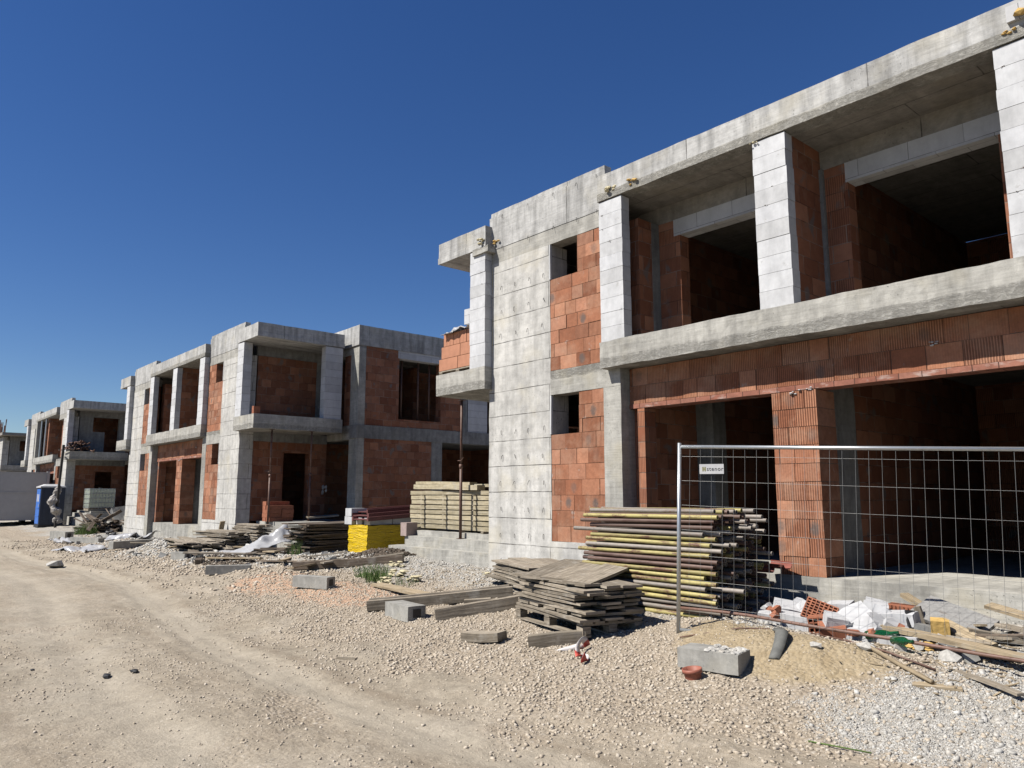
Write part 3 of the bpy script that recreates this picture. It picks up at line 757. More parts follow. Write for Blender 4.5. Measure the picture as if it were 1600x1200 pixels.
# foam patches on the near house
for j, (x, y, z, r, mt) in enumerate([(-7.45, 8.49, 6.42, .13, 'foam2'), (-6.95, 8.495, 6.42, .10, 'foam'), (-4.93, 8.49, 6.27, .05, 'foam2'), (-10.62, 8.49, 6.42, .12, 'foam2'),
                                      (-10.35, 8.66, 6.38, .09, 'foam'), (-1.72, 8.47, 6.56, .17, 'foam'), (-2.0, 8.49, 6.40, .06, 'foam')]):
    o = lump(7, r, j).build('foam_patch', M[mt], None)
    o.parent = HA; o.location = (x - HA.location.x, y - HA.location.y, z)
for x0, x1 in ((-2.02, -1.91), (-1.905, -1.80)):
    MB().box(x0, x1, 8.47, 8.6, 6.49, 6.66).build('insulation_block', M['white'], HA)
MB().box(-10.86, -10.40, YF - .02, 8.8, 6.19, 6.31, seg=.1, amp=.01).build('pillar_head', M['beam'], HA)
MB().tube([(-10.505, 8.70, 4.1), (-10.505, 8.70, 6.2)], .022, 6).build('foam_joint', M['foam2'], HA)
# starter bars on the farthest roof
bar = MB().tube([(0, 0, 0), (0, 0, 1.)], .03, 5).mesh('starter_bar', M['rust'])
for i in range(60):
    place(bar, 'starter_bar', (rnd.uniform(-2., 7.2), rnd.choice([0., .15, 2.9, 3.1]) + rnd.uniform(-.05, .05), 6.48), (rnd.uniform(-.05, .05), rnd.uniform(-.05, .05), 0), (1, 1, rnd.uniform(.5, 1.1)), parent=HD)
# ------------------------------------------------------------------ shared small pieces
def board_mesh(name, L, W, T, mat, seed=0, amp=.006, seg=.22):
    q = random.Random(seed); mb = MB(); mb.box(-L / 2, L / 2, -W / 2, W / 2, -T / 2, T / 2, seg=0)
    mb = MB(); o = q.uniform(0, 9)
    bow = q.uniform(-1, 1) * amp * 1.6
    def T_(p): return p
    mb.box(-L / 2, L / 2, -W / 2, W / 2, -T / 2, T / 2, seg=seg, uvs=o)
    mb.v = [v + Vector((0, 0, bow * (v.x * 2 / L) ** 2)) + Vector((nz((v.x, v.y, o), 3.).x * amp * 1.5 * (abs(v.x) > L * .45), 0, nz((v.x, 0, o), 1.7).z * amp)) for v in mb.v]
    return mb.mesh(name, mat)
def tube_mesh(name, L, r, mat, n=10, wall=.2):
    mb = MB(); h = L / 2; ri = r * (1 - wall)
    mb.tube([(-h, 0, 0), (h, 0, 0)], r, n, cap=False)
    for sx in (-1, 1):       # rim and dark bore
        b = len(mb.v)
        for rr, dx in ((r, 0), (ri, 0), (ri, -.18 * sx)):
            for k in range(n):
                a = 2 * math.pi * k / n; mb.v.append(Vector((sx * h + dx, rr * math.cos(a), rr * math.sin(a))))
        for j in range(2):
            for k in range(n):
                q = (k + 1) % n; f = (b + j * n + k, b + j * n + q, b + j * n + n + q, b + j * n + n + k)
                mb.f.append(f if sx > 0 else f[::-1]); mb.uv += [(0, 0)] * 4
        f = tuple(b + 2 * n + k for k in range(n)); mb.f.append(f if sx > 0 else f[::-1]); mb.uv += [(0, 0)] * n
    me = mb.mesh(name, mat)
    me.polygons.foreach_set('use_smooth', [i < n for i in range(len(me.polygons))]); return me
def frag(seed, sx, sy, sz, cut=.35):
    """a broken block: box with corners knocked in"""
    q = random.Random(seed); mb = MB(); mb.box(-sx / 2, sx / 2, -sy / 2, sy / 2, -sz / 2, sz / 2, seg=max(sx, sy, sz) / 3.5)
    cs = [(Vector((q.choice((-1, 1)) * sx / 2, q.choice((-1, 1)) * sy / 2, q.choice((-1, 1)) * sz / 2)), Vector((q.uniform(.3, 1) / sx, q.uniform(.3, 1) / sy, q.uniform(.3, 1) / sz))) for _ in range(2)]
    out = []
    for v in mb.v:
        p = v.copy()
        for c, nrm in cs:
            d = Vector((nrm.x * (1 if c.x > 0 else -1), nrm.y * (1 if c.y > 0 else -1), nrm.z * (1 if c.z > 0 else -1)))
            lim = d.dot(c) * (1 - cut); e = d.dot(p) - lim
            if e > 0: p = p - d * (e / d.length_squared)
        out.append(p + nz(p, 9., seed) * .006)
    mb.v = out; return mb
def on(x, y, dz=0.): return (x, y, hz(x, y) + dz)

# ------------------------------------------------------------------ pallets and board stacks
def pallet(loc, rz, label, L=1.2, W=.8, mat='oldwood'):
    P = thing('wooden_pallet', loc, label, 'pallet', None, rz)
    blk = MB().box(-.06, .06, -.05, .05, 0, .078).mesh('block', M[mat])
    for x in (-L / 2 + .07, 0, L / 2 - .07):
        for y in (-W / 2 + .05, 0, W / 2 - .05): place(blk, 'block', (x, y, .022), parent=P)
    dk = board_mesh('deck_board', L, .12, .021, M[mat], 3)
    for y in (-W / 2 + .06, -W / 4 + .02, 0, W / 4 - .02, W / 2 - .06): place(dk, 'deck_board', (0, y, .134), parent=P)
    bt = board_mesh('bottom_board', L, .1, .021, M[mat], 4)
    for y in (-W / 2 + .05, 0, W / 2 - .05): place(bt, 'bottom_board', (0, y, .0115), parent=P)
    st = board_mesh('stringer', W, .1, .021, M[mat], 5)
    for x in (-L / 2 + .07, 0, L / 2 - .07): place(st, 'stringer', (x, 0, .111), (0, 0, R(90)), parent=P)
    return P
def stack(c, rz, L, Wd, layers, per, T, label, group, name='formwork_board', mat='oldwood', jit=.05, jrot=2., gap=.006, seed=1, cross=0., var=4, lj=.12, lean=0.):
    q = random.Random(seed); w = Wd / per
    ms = [board_mesh(name, L * q.uniform(1 - lj, 1 + lj * .4), w * q.uniform(.86, .97), T, M[mat], seed * 10 + i) for i in range(var)]
    mc = [board_mesh(name, Wd * q.uniform(.9, 1.05), w * .9, T, M[mat], seed * 10 + 50 + i) for i in range(2)]
    ca, sa = math.cos(rz), math.sin(rz); z = c[2]
    for k in range(layers):
        z += T / 2
        x0 = q.uniform(-1, 1) * jit; y0 = q.uniform(-1, 1) * jit * .6; crossed = q.random() < cross
        n = int(L / w) if crossed else per
        for i in range(n):
            if crossed:
                lx, ly = -L / 2 + (i + .5) * L / n, y0; me = q.choice(mc); a = rz + R(90 + q.gauss(0, jrot))
                if q.random() < .35: continue
            else:
                lx, ly = x0 + q.uniform(-1, 1) * jit * 1.3, -Wd / 2 + (i + .5) * Wd / per + y0 * .4; me = q.choice(ms); a = rz + R(q.gauss(0, jrot))
                if k > 1 and q.random() < .08: continue
            lz = z + q.uniform(0, gap)
            o = place(me, name, (c[0] + lx * ca - ly * sa, c[1] + lx * sa + ly * ca, lz), (R(q.gauss(0, .5) + lean), R(q.gauss(0, .45)), a))
            tag(o, label, 'board', group)
        z += T / 2 + gap
    return z
PC = (-6.33, 6.50); PR = R(-13); pz = hz(-6.2, 6.2) + .03
pallet((PC[0], PC[1], pz), PR, 'grey wooden pallet on the gravel under the tall pile of loose boards', 1.5, .78)
zt = stack((PC[0], PC[1], pz + .15), PR, 1.52, .78, 10, 3, .027, 'weathered board in the pile on the pallet left of the mesh fence', 'boards piled on the near pallet', seed=2, cross=.25, jit=.075, jrot=3.2, gap=.010, lj=.18)
for i, (dx, dy, L, w, a, t, lab) in enumerate([(-.60, .26, 1.35, .30, 125, 2, 'sunlit plank lying crosswise on top of the near board pile, leftmost of three'),
                                          (-.24, .28, 1.3, .33, 122, 1, 'smooth grey panel lying crosswise on top of the near board pile, middle of three'),
                                          (.20, .22, 1.4, .34, 123, 3, 'knotty plank lying crosswise on top of the near board pile, rightmost of three')]):
    me_ = board_mesh('top_plank', L, w, .032, M['oldwood'], 70 + i)
    tag(place(me_, 'top_plank', (PC[0] + dx, PC[1] + dy, zt + .05), (R(t), R(-4), R(a - 13))), lab, 'plank')
stack((-8.35, 7.75, hz(-8.35, 7.5) + .08), R(-22), 1.55, .9, 9, 3, .026, 'thin board in the low pile at the foot of the near concrete wall', 'boards piled at the foot of the near wall', seed=5, jit=.08, jrot=3, lj=.2)
stack((-16.85, 8.95, .36), R(97), 2.1, 1.0, 22, 3, .027, 'dark board in the shaded stack left of the yellow wrapped pallet', 'dark boards stacked beside the yellow pallet', mat='darkwood', seed=8, jit=.10, jrot=2.5, lj=.2)
stack((-21.4, 7.25, .30), R(-6), 2.9, 1.0, 6, 4, .03, 'grey slat in the low scattered pile behind the gravel heap', 'slats in the low scattered pile', seed=11, jit=.22, jrot=6, gap=.012, lj=.3)
stack((-21.6, 8.15, .28), R(4), 2.2, .8, 13, 3, .03, 'grey plank in the neat stack before the second house, left of the white sheet', 'planks stacked before the second house', seed=12, jit=.08, jrot=2)
stack((-20.9, 8.62, .30), R(2), 1.7, .4, 18, 2, .03, 'plank in the tallest of the three piles by the second house landing', 'planks piled against the landing', seed=13, jit=.08, jrot=2)

# ------------------------------------------------------------------ scaffold tubes
kinds = {'Y': ('yellow painted scaffold tube in the big pile behind the mesh fence', 'yellow scaffold tubes in the pile'),
         'B': ('rusty brown scaffold tube in the big pile behind the mesh fence', 'brown scaffold tubes in the pile'),
         'G': ('bare grey scaffold tube in the big pile behind the mesh fence', 'grey scaffold tubes in the pile')}
tm = {k: [tube_mesh('scaffold_tube', L, .0245, M['tube' + k]) for L in (2.0, 1.86)] for k in kinds}
row0 = 'YGGYYGYYYBBYGYYGBBYG'
q = random.Random(21)
for r_ in range(20):
    z = .385 + r_ * .0605
    for c_ in range(12):
        y = 7.22 + c_ * .092 + q.uniform(-.012, .012)
        k = row0[r_] if c_ == 0 else q.choice('BBGGBGGY')
        zz_ = z + q.uniform(-.004, .004) + (.0 if c_ == 0 else q.uniform(-.006, .006))
        x = -5.88 + q.gauss(0, .055) + (.0 if q.random() < .8 else q.uniform(-.1, .16))
        if c_ == 0: x = -5.90 + q.gauss(0, .06)
        if r_ >= 18 and c_ > 8: continue
        o = place(q.choice(tm[k]), 'scaffold_tube', (x, y, zz_), (q.uniform(0, 6.28), R(q.gauss(0, .35)), R(q.gauss(0, .5))))
        tag(o, kinds[k][0], 'tube', kinds[k][1])
for i, x in enumerate((-6.5, -5.35)):
    tag(place(board_mesh('bearer', 1.5, .10, .09, M['darkwood'], 90 + i), 'bearer', (x, 7.78, .305), (0, 0, R(90))), ('timber bearer under the tube pile at its end nearest the pallet', 'timber bearer under the tube pile at its end nearest the fence post')[i], 'timber')
for i, (x, y, z, rz) in enumerate(((-5.22, 8.62, .85, 8), (-5.03, 8.72, .90, -14))):
    mb = MB(); n = 8; L = .34
    for k in range(n + 1):
        a = math.pi * k / n + math.pi
        for xx in (-L / 2, L / 2): mb.v.append(Vector((xx, .075 * math.cos(a), .075 * math.sin(a))))
        for xx in (-L / 2, L / 2): mb.v.append(Vector((xx, .069 * math.cos(a), .069 * math.sin(a))))
    for k in range(n):
        b = k * 4
        mb.f += [(b, b + 1, b + 5, b + 4), (b + 2, b + 6, b + 7, b + 3), (b, b + 4, b + 6, b + 2), (b + 1, b + 3, b + 7, b + 5)]; mb.uv += [(0, 0)] * 16
    o = mb.build('gutter_offcut', M['gutter'], None, (0, 0, 0)); o.location = (x, y, z); o.rotation_euler = (R(12), 0, R(rz))
    tag(o, ('brown half round gutter offcut on the slab edge behind the tube pile, lower of two', 'brown half round gutter offcut on the slab edge, touching the brick pier')[i], 'gutter')

# ------------------------------------------------------------------ mesh fence panel with its sign
FA = R(17.8); FT = R(2.3)
Fp = thing('fence_panel', (-4.91, 6.53, .24), 'leaning galvanised mesh fence panel in front of the near garage', 'fence')
Fp.rotation_euler = (0, FT, FA)
FL, FH = 3.5, 2.02
for x in (0, FL): MB().tube([(x, 0, 0), (x, 0, FH)], .021, 10).build('post', M['galv'], Fp, (0, 0, 0), True)
for z in (.12, FH - .04): MB().tube([(.02, 0, z), (FL - .02, 0, z)], .019, 10).build('rail', M['galv'], Fp, (0, 0, 0), True)
mb = MB()
nv = 31
for i in range(1, nv):
    x = FL * i / nv; w = .004 * math.sin(i * 2.1)
    mb.tube([(x + w, -.004, .1), (x - w, -.006 + w, .7), (x, -.004 - w, 1.3), (x + w * .5, -.004, FH - .03)], .0013, 5, False)
for j in range(1, 8):
    z = .12 + (FH - .16) * j / 7.4
    mb.tube([(.0, .002, z), (FL * .3, .003, z + .004 * math.sin(j)), (FL * .65, .001, z - .003), (FL, .002, z)], .0013, 5, False)
mb.build('wire_mesh', M['wire'], Fp, (0, 0, 0))
Mf = Matrix.Translation(Fp.location) @ Fp.rotation_euler.to_matrix().to_4x4()
sg = Mf @ Vector((.345, -.016, 1.755))
Sg = thing('sign_plate', sg, 'small white sign plate with black lettering hung on the mesh fence', 'sign'); Sg.rotation_euler = (0, R(.5), FA)
MB().box(-.125, .125, -.003, .003, -.05, .05).build('plate', M['white'], Sg, (0, 0, 0))
cu = bpy.data.curves.new('lettering', 'FONT'); cu.body = 'stenor'; cu.size = .058; cu.space_character = 1.12; cu.extrude = .0006; cu.align_x = 'LEFT'
to = bpy.data.objects.new('lettering_curve', cu); COL.objects.link(to); bpy.context.view_layer.update()
tme = bpy.data.meshes.new_from_object(to.evaluated_get(bpy.context.evaluated_depsgraph_get())); tme.name = 'lettering'
bpy.data.objects.remove(to); M['ink'] = plain('black_sign_ink', (.03, .03, .03), .6); tme.materials.clear(); tme.materials.append(M['ink'])
place(tme, 'lettering', (-.05, -.0045, -.018), (R(90), 0, 0), parent=Sg)
M['olive'] = plain('olive_sign_ink', (.22, .21, .10), .6)
for dx in (-.088, -.066): MB().box(dx - .007, dx + .007, -.0046, -.0032, -.022, .022).build('logo_bar', M['olive'], Sg, (0, 0, 0))
MB().box(-.082, -.072, -.0046, -.0032, -.006, .006).build('logo_bar', M['olive'], Sg, (0, 0, 0))

# ------------------------------------------------------------------ timbers, kerbs and odds on the gravel
def beam(a, b, w, h, label, cat='timber', name='timber_beam', mat='oldwood', seg=.25, seed=0, lift=0., amp=.006, group=None):
    (x0, y0), (x1, y1) = a, b; L = math.hypot(x1 - x0, y1 - y0); cx, cy = (x0 + x1) / 2, (y0 + y1) / 2
    z0, z1 = hz(x0, y0), hz(x1, y1)
    me_ = board_mesh(name, L, w, h, M[mat], seed, amp, seg)
    o = place(me_, name, (cx, cy, (z0 + z1) / 2 + h / 2 + lift), (0, -math.atan2(z1 - z0, L), math.atan2(y1 - y0, x1 - x0)))
    return tag(o, label, cat, group)
beam((-9.36, 5.53), (-8.05, 7.05), .13, .13, 'long weathered timber on the gravel behind the grey kerb block', seed=1)
beam((-9.62, 5.72), (-8.3, 7.2), .10, .10, 'thinner timber lying close behind the long weathered timber', seed=2)
beam((-8.05, 5.73), (-7.25, 7.05), .12, .15, 'weathered timber lying from the kerb block toward the board pallet', seed=3)
beam((-8.25, 6.35), (-8.02, 6.62), .12, .10, 'short timber offcut between the two long timbers', seed=4)
beam((-10.7, 6.50), (-8.75, 6.42), .24, .035, 'flat pale plank on the ground behind the long timbers', 'plank', 'plank', 'plank', seed=5, lift=.02)
beam((-13.95, 6.60), (-12.5, 8.15), .14, .14, 'long dark timber below the dirt heap and the yellow pallet', seed=6, mat='darkwood')
beam((-6.13, 5.57), (-5.72, 6.02), .11, .12, 'short squared timber on the gravel before the board pallet', seed=7)
beam((-6.98, 5.40), (-6.52, 5.55), .2, .09, 'split weathered log end on the gravel', 'log', 'log_piece', 'oldwood', .06, 8, 0, .006)
beam((-22.6, 9.0 - .45), (-22.1, 8.6), .2, .03, 'loose board lying by the second house wall', 'plank', 'plank', 'plank', seed=9)
def kerb(c, rz, L, w, h, label, hollow=True, seed=0):
    mb = MB(); mb.box(-L / 2, L / 2, -w / 2, w / 2, 0, h, seg=.07, amp=.004)
    o = thing('concrete_kerb', c, label, 'kerb', None, rz)
    mb.build('kerb_body', M['kerb'], o, (0, 0, 0))
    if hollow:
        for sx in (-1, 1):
            MB().box(sx * L / 2 - .003, sx * L / 2 + .004, -w * .22, w * .22, h * .25, h * .8).build('slot_shade_plate', M['tie'], o, (0, 0, 0))  # flat dark plate painted as the shade inside the slot
    return o
kerb(on(-8.62, 5.66, -.02), R(-4), .62, .26, .19, 'grey concrete kerb block on the gravel between the long timbers')
kerb(on(-11.6, 5.85, -.01), R(22), .72, .20, .18, 'lone concrete kerb with a slotted end beside the red soil')
kerb(on(-15.5, 5.95, -.02), R(62), .85, .18, .17, 'concrete kerb tilted on the gravel before the dark clod heap')
kerb(on(-25.6, 7.0, -.02), R(115), 2.0, .2, .22, 'long concrete kerb lying behind the grey gravel heap', False)
kerb(on(-19.5, 6.3, -.02), R(20), .5, .2, .2, 'short concrete kerb stub on the rubble left of the clod heap')
kerb(on(-29.6, 6.4, -.02), R(20), 1.6, .22, .2, 'concrete kerb lying among white scraps before the third house', False)
kerb(on(-33.2, 6.3, -.02), R(12), 1.3, .3, .28, 'grey concrete trough section on the verge near the blue toilet')
B_ = thing('concrete_block', on(-4.06, 5.90, -.02), 'cut concrete block topped with rough mortar, in front of the sand heap', 'block', None, R(12))
MB().box(-.275, .275, -.15, .15, 0, .165, seg=.05, amp=.004).build('block_body', M['kerb'], B_, (0, 0, 0))
mb = MB(); q = random.Random(4)
for i in range(60):
    v, f = ico(); c = Vector((q.uniform(-.02, .27), q.uniform(-.13, .13), .168)); rr = q.uniform(.012, .032); b = len(mb.v)
    mb.v += [c + Vector((p[0] * rr * q.uniform(.8, 1.3), p[1] * rr, p[2] * rr * .7)) for p in v]
    for t in f: mb.f.append(tuple(int(x_) + b for x_ in t)); mb.uv += [(0, 0)] * 3
mb.build('mortar_crust', M['chip'], B_, (0, 0, 0))
mb = MB(); n = 20
prof = [(.070, 0), (.074, .05), (.086, .052), (.086, .085), (.078, .085), (.076, .055), (.064, .05), (.06, .006)]
for r_, z in prof: mb.v += [Vector((r_ * math.cos(2 * math.pi * k / n), r_ * math.sin(2 * math.pi * k / n), z)) for k in range(n)]
for j in range(len(prof) - 1):
    for k in range(n): mb.f.append((j * n + k, j * n + (k + 1) % n, (j + 1) * n + (k + 1) % n, (j + 1) * n + k)); mb.uv += [(0, 0)] * 4
mb.f.append(tuple((len(prof) - 1) * n + k for k in range(n))); mb.uv += [(0, 0)] * n
o = solo(mb, 'pipe_socket', 'x', (0, 0, 0), 0, 0) if False else mb.build('pipe_socket', M['terra'], None, (0, 0, 0), True)
o.location = on(-4.08, 5.62, -.005); o.rotation_euler = (R(6), R(-4), 0); tag(o, 'terracotta pipe socket standing beside the mortar topped block', 'pipe')
mb = MB()
for i in range(13):
    t = i / 12; c = Vector((-3.63 - .21 * t + .05 * math.sin(t * 3.1), 6.16 + .48 * t, 0)); c.z = hz(c.x, c.y) + .012 + .05 * math.sin(math.pi * t) ** 2 + .02 * t
    w = .042 + .022 * t
    for s_, dz in ((-1, 0), (-.3, .018), (.3, .018), (1, 0), (1, -.01), (-1, -.01)): mb.v.append(c + Vector((s_ * w, s_ * w * .3, dz)))
for i in range(12):
    for k in range(6): a, b = i * 6 + k, i * 6 + (k + 1) % 6; mb.f.append((a, b, b + 6, a + 6)); mb.uv += [(0, 0)] * 4
mb.f += [(5, 4, 3, 2, 1, 0), (72, 73, 74, 75, 76, 77)]; mb.uv += [(0, 0)] * 12
M['greyrub'] = plain('grey_rubber_strip', (.13, .13, .12), .7, .3, 14)
tag(mb.build('rubber_strip', M['greyrub'], None, (0, 0, 0), True), 'curved grey rubber strip lying on the sand heap', 'strip')
A, Bp = Vector((-5.35, 7.15, .42)), Vector((-1.2, 6.88, .40))
pts = []
for i in range(15):
    p = A.lerp(Bp, i / 14); p.z = max(p.z, hz(p.x, p.y) + .03) + .05; p.y += .03 * math.sin(i * .9); pts.append(p)
for _ in range(3): pts = [pts[0]] + [(pts[i - 1] + pts[i] * 2 + pts[i + 1]) / 4 for i in range(1, 14)] + [pts[14]]
tag(MB().tube(pts, .0165, 9).build('rusty_pipe', M['rust'], None, (0, 0, 0), True), 'long rusty pipe lying over the sand heap below the fence', 'pipe')
def rod(pl, r, mat, name, label, cat, lift=.01, n=7):
    P = [Vector(p) if len(p) == 3 else Vector((p[0], p[1], hz(p[0], p[1]) + lift + r)) for p in pl]
    return tag(MB().tube(P, r, n).build(name, M[mat], None, (0, 0, 0), True), label, cat)
rod([(-3.72, 7.0), (-3.3, 6.85), (-2.9, 6.72), (-2.5, 6.62)], .009, 'rust', 'steel_bar', 'thin rusty bar on the sand heap in front of the long pipe', 'bar')
rod([(-3.02, 6.66), (-2.7, 6.5), (-2.42, 6.34)], .019, 'plank', 'wooden_stick', 'pale round stick at the right foot of the sand heap', 'stick')
rod([(-4.75, 6.35), (-4.3, 6.7), (-3.9, 6.85)], .007, 'rust', 'bent_wire', 'thin bent wire on the sand behind the mortar topped block', 'wire')
rod([(-2.75, 5.05), (-2.35, 5.1)], .005, 'leaf', 'dry_stalk', 'thin dry stalk lying on the pale grey gravel', 'stalk')
beam((-2.55, 6.30), (-2.25, 6.42), .13, .02, 'short ochre board at the end of the pale stick', 'board', 'board', 'plank', seed=31)
beam((-7.4, 4.03), (-7.17, 4.12), .04, .02, 'little wooden lath on the dirt road edge', 'lath', 'lath', 'oldwood', seed=32)
# barrier tape
mb = MB(); q = random.Random(3); tp = []
for i in range(40):
    t = i / 39
    tp.append(Vector((-5.72 + .55 * t + .05 * math.sin(t * 9), 5.62 + .20 * math.sin(t * 5.) + .05 * math.sin(t * 17), 0)))
for i, p in enumerate(tp):
    p.z = hz(p.x, p.y) + .012 + .09 * max(0, math.sin(i * .33 + .5)) * (i > 14)
    w = .045; ang = i * .35
    mb.v += [p + Vector((0, -w * math.cos(ang), -w * math.sin(ang) * .25)), p + Vector((0, w * math.cos(ang), w * abs(math.sin(ang)) * .9 + .01))]
for i in range(39): mb.f.append((2 * i, 2 * i + 2, 2 * i + 3, 2 * i + 1)); mb.uv += [(i / 39., 0), ((i + 1) / 39., 0), ((i + 1) / 39., 1), (i / 39., 1)]
k = NT('red_white_barrier_tape'); ux = k.n('SeparateXYZ', {0: k.uv}).outputs[0]
st = k.math('GREATER_THAN', k.math('FRACT', k.math('MULTIPLY', ux, 4.)), .62)
M['tape'] = k.done(k.mix(st, (.62, .58, .56), (.55, .09, .07)), .5)
o = mb.build('barrier_tape', M['tape'], None, (0, 0, 0), True); sol = o.modifiers.new('thickness', 'SOLIDIFY'); sol.thickness = .001
tag(o, 'crumpled red and white barrier tape on the gravel by the board pallet', 'tape')

# ------------------------------------------------------------------ rubble by the fence
RUB = [  # x, y, z above ground, sx, sy, sz, rx, ry, rz
    (-4.42, 7.42, .04, .2, .16, .14, 10, 5, 20), (-4.24, 7.5, .17, .3, .22, .2, 25, 10, 40), (-4.08, 7.32, .08, .42, .17, .16, 5, 4, 4),
    (-4.02, 7.62, .16, .32, .24, .2, -20, 14, 70), (-4.2, 7.75, .2, .24, .16, .08, 35, 30, 10), (-3.72, 7.62, .22, .26, .2, .2, 8, -5, 8),
    (-3.5, 7.42, .20, .34, .25, .24, 30, -20, 50), (-3.36, 7.60, .28, .30, .22, .18, -15, 20, 15), (-3.3, 7.35, .14, .26, .24, .26, 40, 15, 75),
    (-3.16, 7.6, .24, .36, .24, .14, 5, -6, 5), (-3.12, 7.42, .12, .28, .2, .2, 20, 30, 30), (-3.22, 7.22, .04, .55, .2, .1, 4, 2, -4),
    (-2.98, 7.28, .06, .34, .22, .13, 8, -6, -6), (-3.06, 7.5, .03, .12, .1, .1, 30, 10, 10), (-4.5, 7.6, .1, .16, .12, .1, 12, 50, 10), (-3.62, 7.25, .10, .22, .2, .3, 15, 10, 40),
    (-2.72, 7.5, .03, .16, .12, .08, 9, 20, 40), (-3.42, 7.75, .36, .22, .18, .05, 20, 12, 30)]
for i, (x, y, dz, a, b, c, rx, ry, rz) in enumerate(RUB):
    me_ = frag(i, a * .9, b * .85, c * .85, .16).mesh('broken_block', M['white'])
    tag(place(me_, 'broken_block', on(x, y, dz * .62 + .02), (R(rx), R(ry), R(rz))), 'broken white aerated block in the rubble pile behind the fence', 'block', 'white block rubble behind the fence')
def hollow_brick(name, L, W, H, nx_, nz_, mat):
    """extruded clay block seen on its honeycomb end: shell, webs and open cells"""
    mb = MB(); t = .011
    for i in range(nx_ + 1):
        x = -L / 2 + (L - t) * i / nx_; mb.box(x, x + t, -W / 2, W / 2, -H / 2, H / 2)
    for j in range(nz_ + 1):
        z = -H / 2 + (H - t) * j / nz_
        for i in range(nx_):
            x = -L / 2 + (L - t) * i / nx_ + t; x2 = -L / 2 + (L - t) * (i + 1) / nx_
            mb.box(x, x2, -W / 2 + .001, W / 2 - .001, z, z + t)
    mb.box(-L / 2 + t, L / 2 - t, -.004, .004, -H / 2 + t, H / 2 - t)
    return mb.mesh(name, mat)
M['clay'] = plain('fired_clay', (.31, .118, .066), .85, .3, 14, .4)
hb = hollow_brick('hollow_brick', .30, .24, .22, 7, 7, M['clay'])
tag(place(hb, 'hollow_brick', on(-3.86, 7.45, .12), (R(-35), R(18), R(15))), 'red hollow brick showing its honeycomb end in the white rubble', 'brick')
hb2 = hollow_brick('hollow_brick', .28, .25, .12, 5, 3, M['clay'])
tag(place(hb2, 'hollow_brick', on(-3.62, 7.22, .07), (R(8), R(14), R(-62))), 'red hollow brick lying on its side at the front of the rubble', 'brick')
hb3 = hollow_brick('hollow_brick', .24, .22, .15, 5, 3, M['clay'])
tag(place(hb3, 'hollow_brick', on(-3.78, 7.34, .10), (R(5), R(-6), R(20))), 'red brick fragment under the honeycomb brick', 'brick')
mb = MB().box(-.13, .13, -.1, .1, 0, .24)
for i in range(7): mb.box(-.128 + i * .037, -.108 + i * .037, -.112, -.1005, .0, .239)
tag(place(mb.mesh('grooved_block', M['clay']), 'grooved_block', on(-3.3, 8.02, -.03), (0, R(3), R(6))), 'upright grooved clay block standing before the garage slab', 'brick')
for i in range(14):
    me_ = frag(40 + i, rnd.uniform(.05, .12), rnd.uniform(.05, .1), rnd.uniform(.03, .07)).mesh('brick_shard', M['clay'])
    tag(place(me_, 'brick_shard', on(rnd.uniform(-4.5, -2.7), rnd.uniform(7.1, 7.7), .05 + rnd.uniform(0, .1)), (rnd.uniform(0, 3), rnd.uniform(0, 3), rnd.uniform(0, 3))), 'small red brick shard in the rubble behind the fence', 'shard', 'brick shards in the rubble')
for i, (x, y, rz, lab) in enumerate(((-3.26, 7.10, 30, 'green glass bottle on the rubble, left of two, below the white blocks'), (-2.98, 7.02, -35, 'green glass bottle on the rubble, right of two, touching the rusty pipe'))):
    mb = MB().tube([(0, 0, 0), (.01, 0, 0), (.15, 0, 0), (.18, 0, 0), (.21, 0, 0), (.27, 0, 0), (.28, 0, 0)], [.03, .037, .037, .03, .016, .014, .017], 14)
    tag(place(mb.mesh('bottle', M['glass'], smooth=True), 'bottle', on(x, y, .065), (0, R(-8), R(rz))), lab, 'bottle')
tag(place(frag(77, .10, .02, .22).mesh('black_offcut', M['black']), 'black_offcut', on(-3.02, 7.55, .18), (R(-20), R(6), R(60))), 'black plastic offcut leaning on the white rubble', 'offcut')
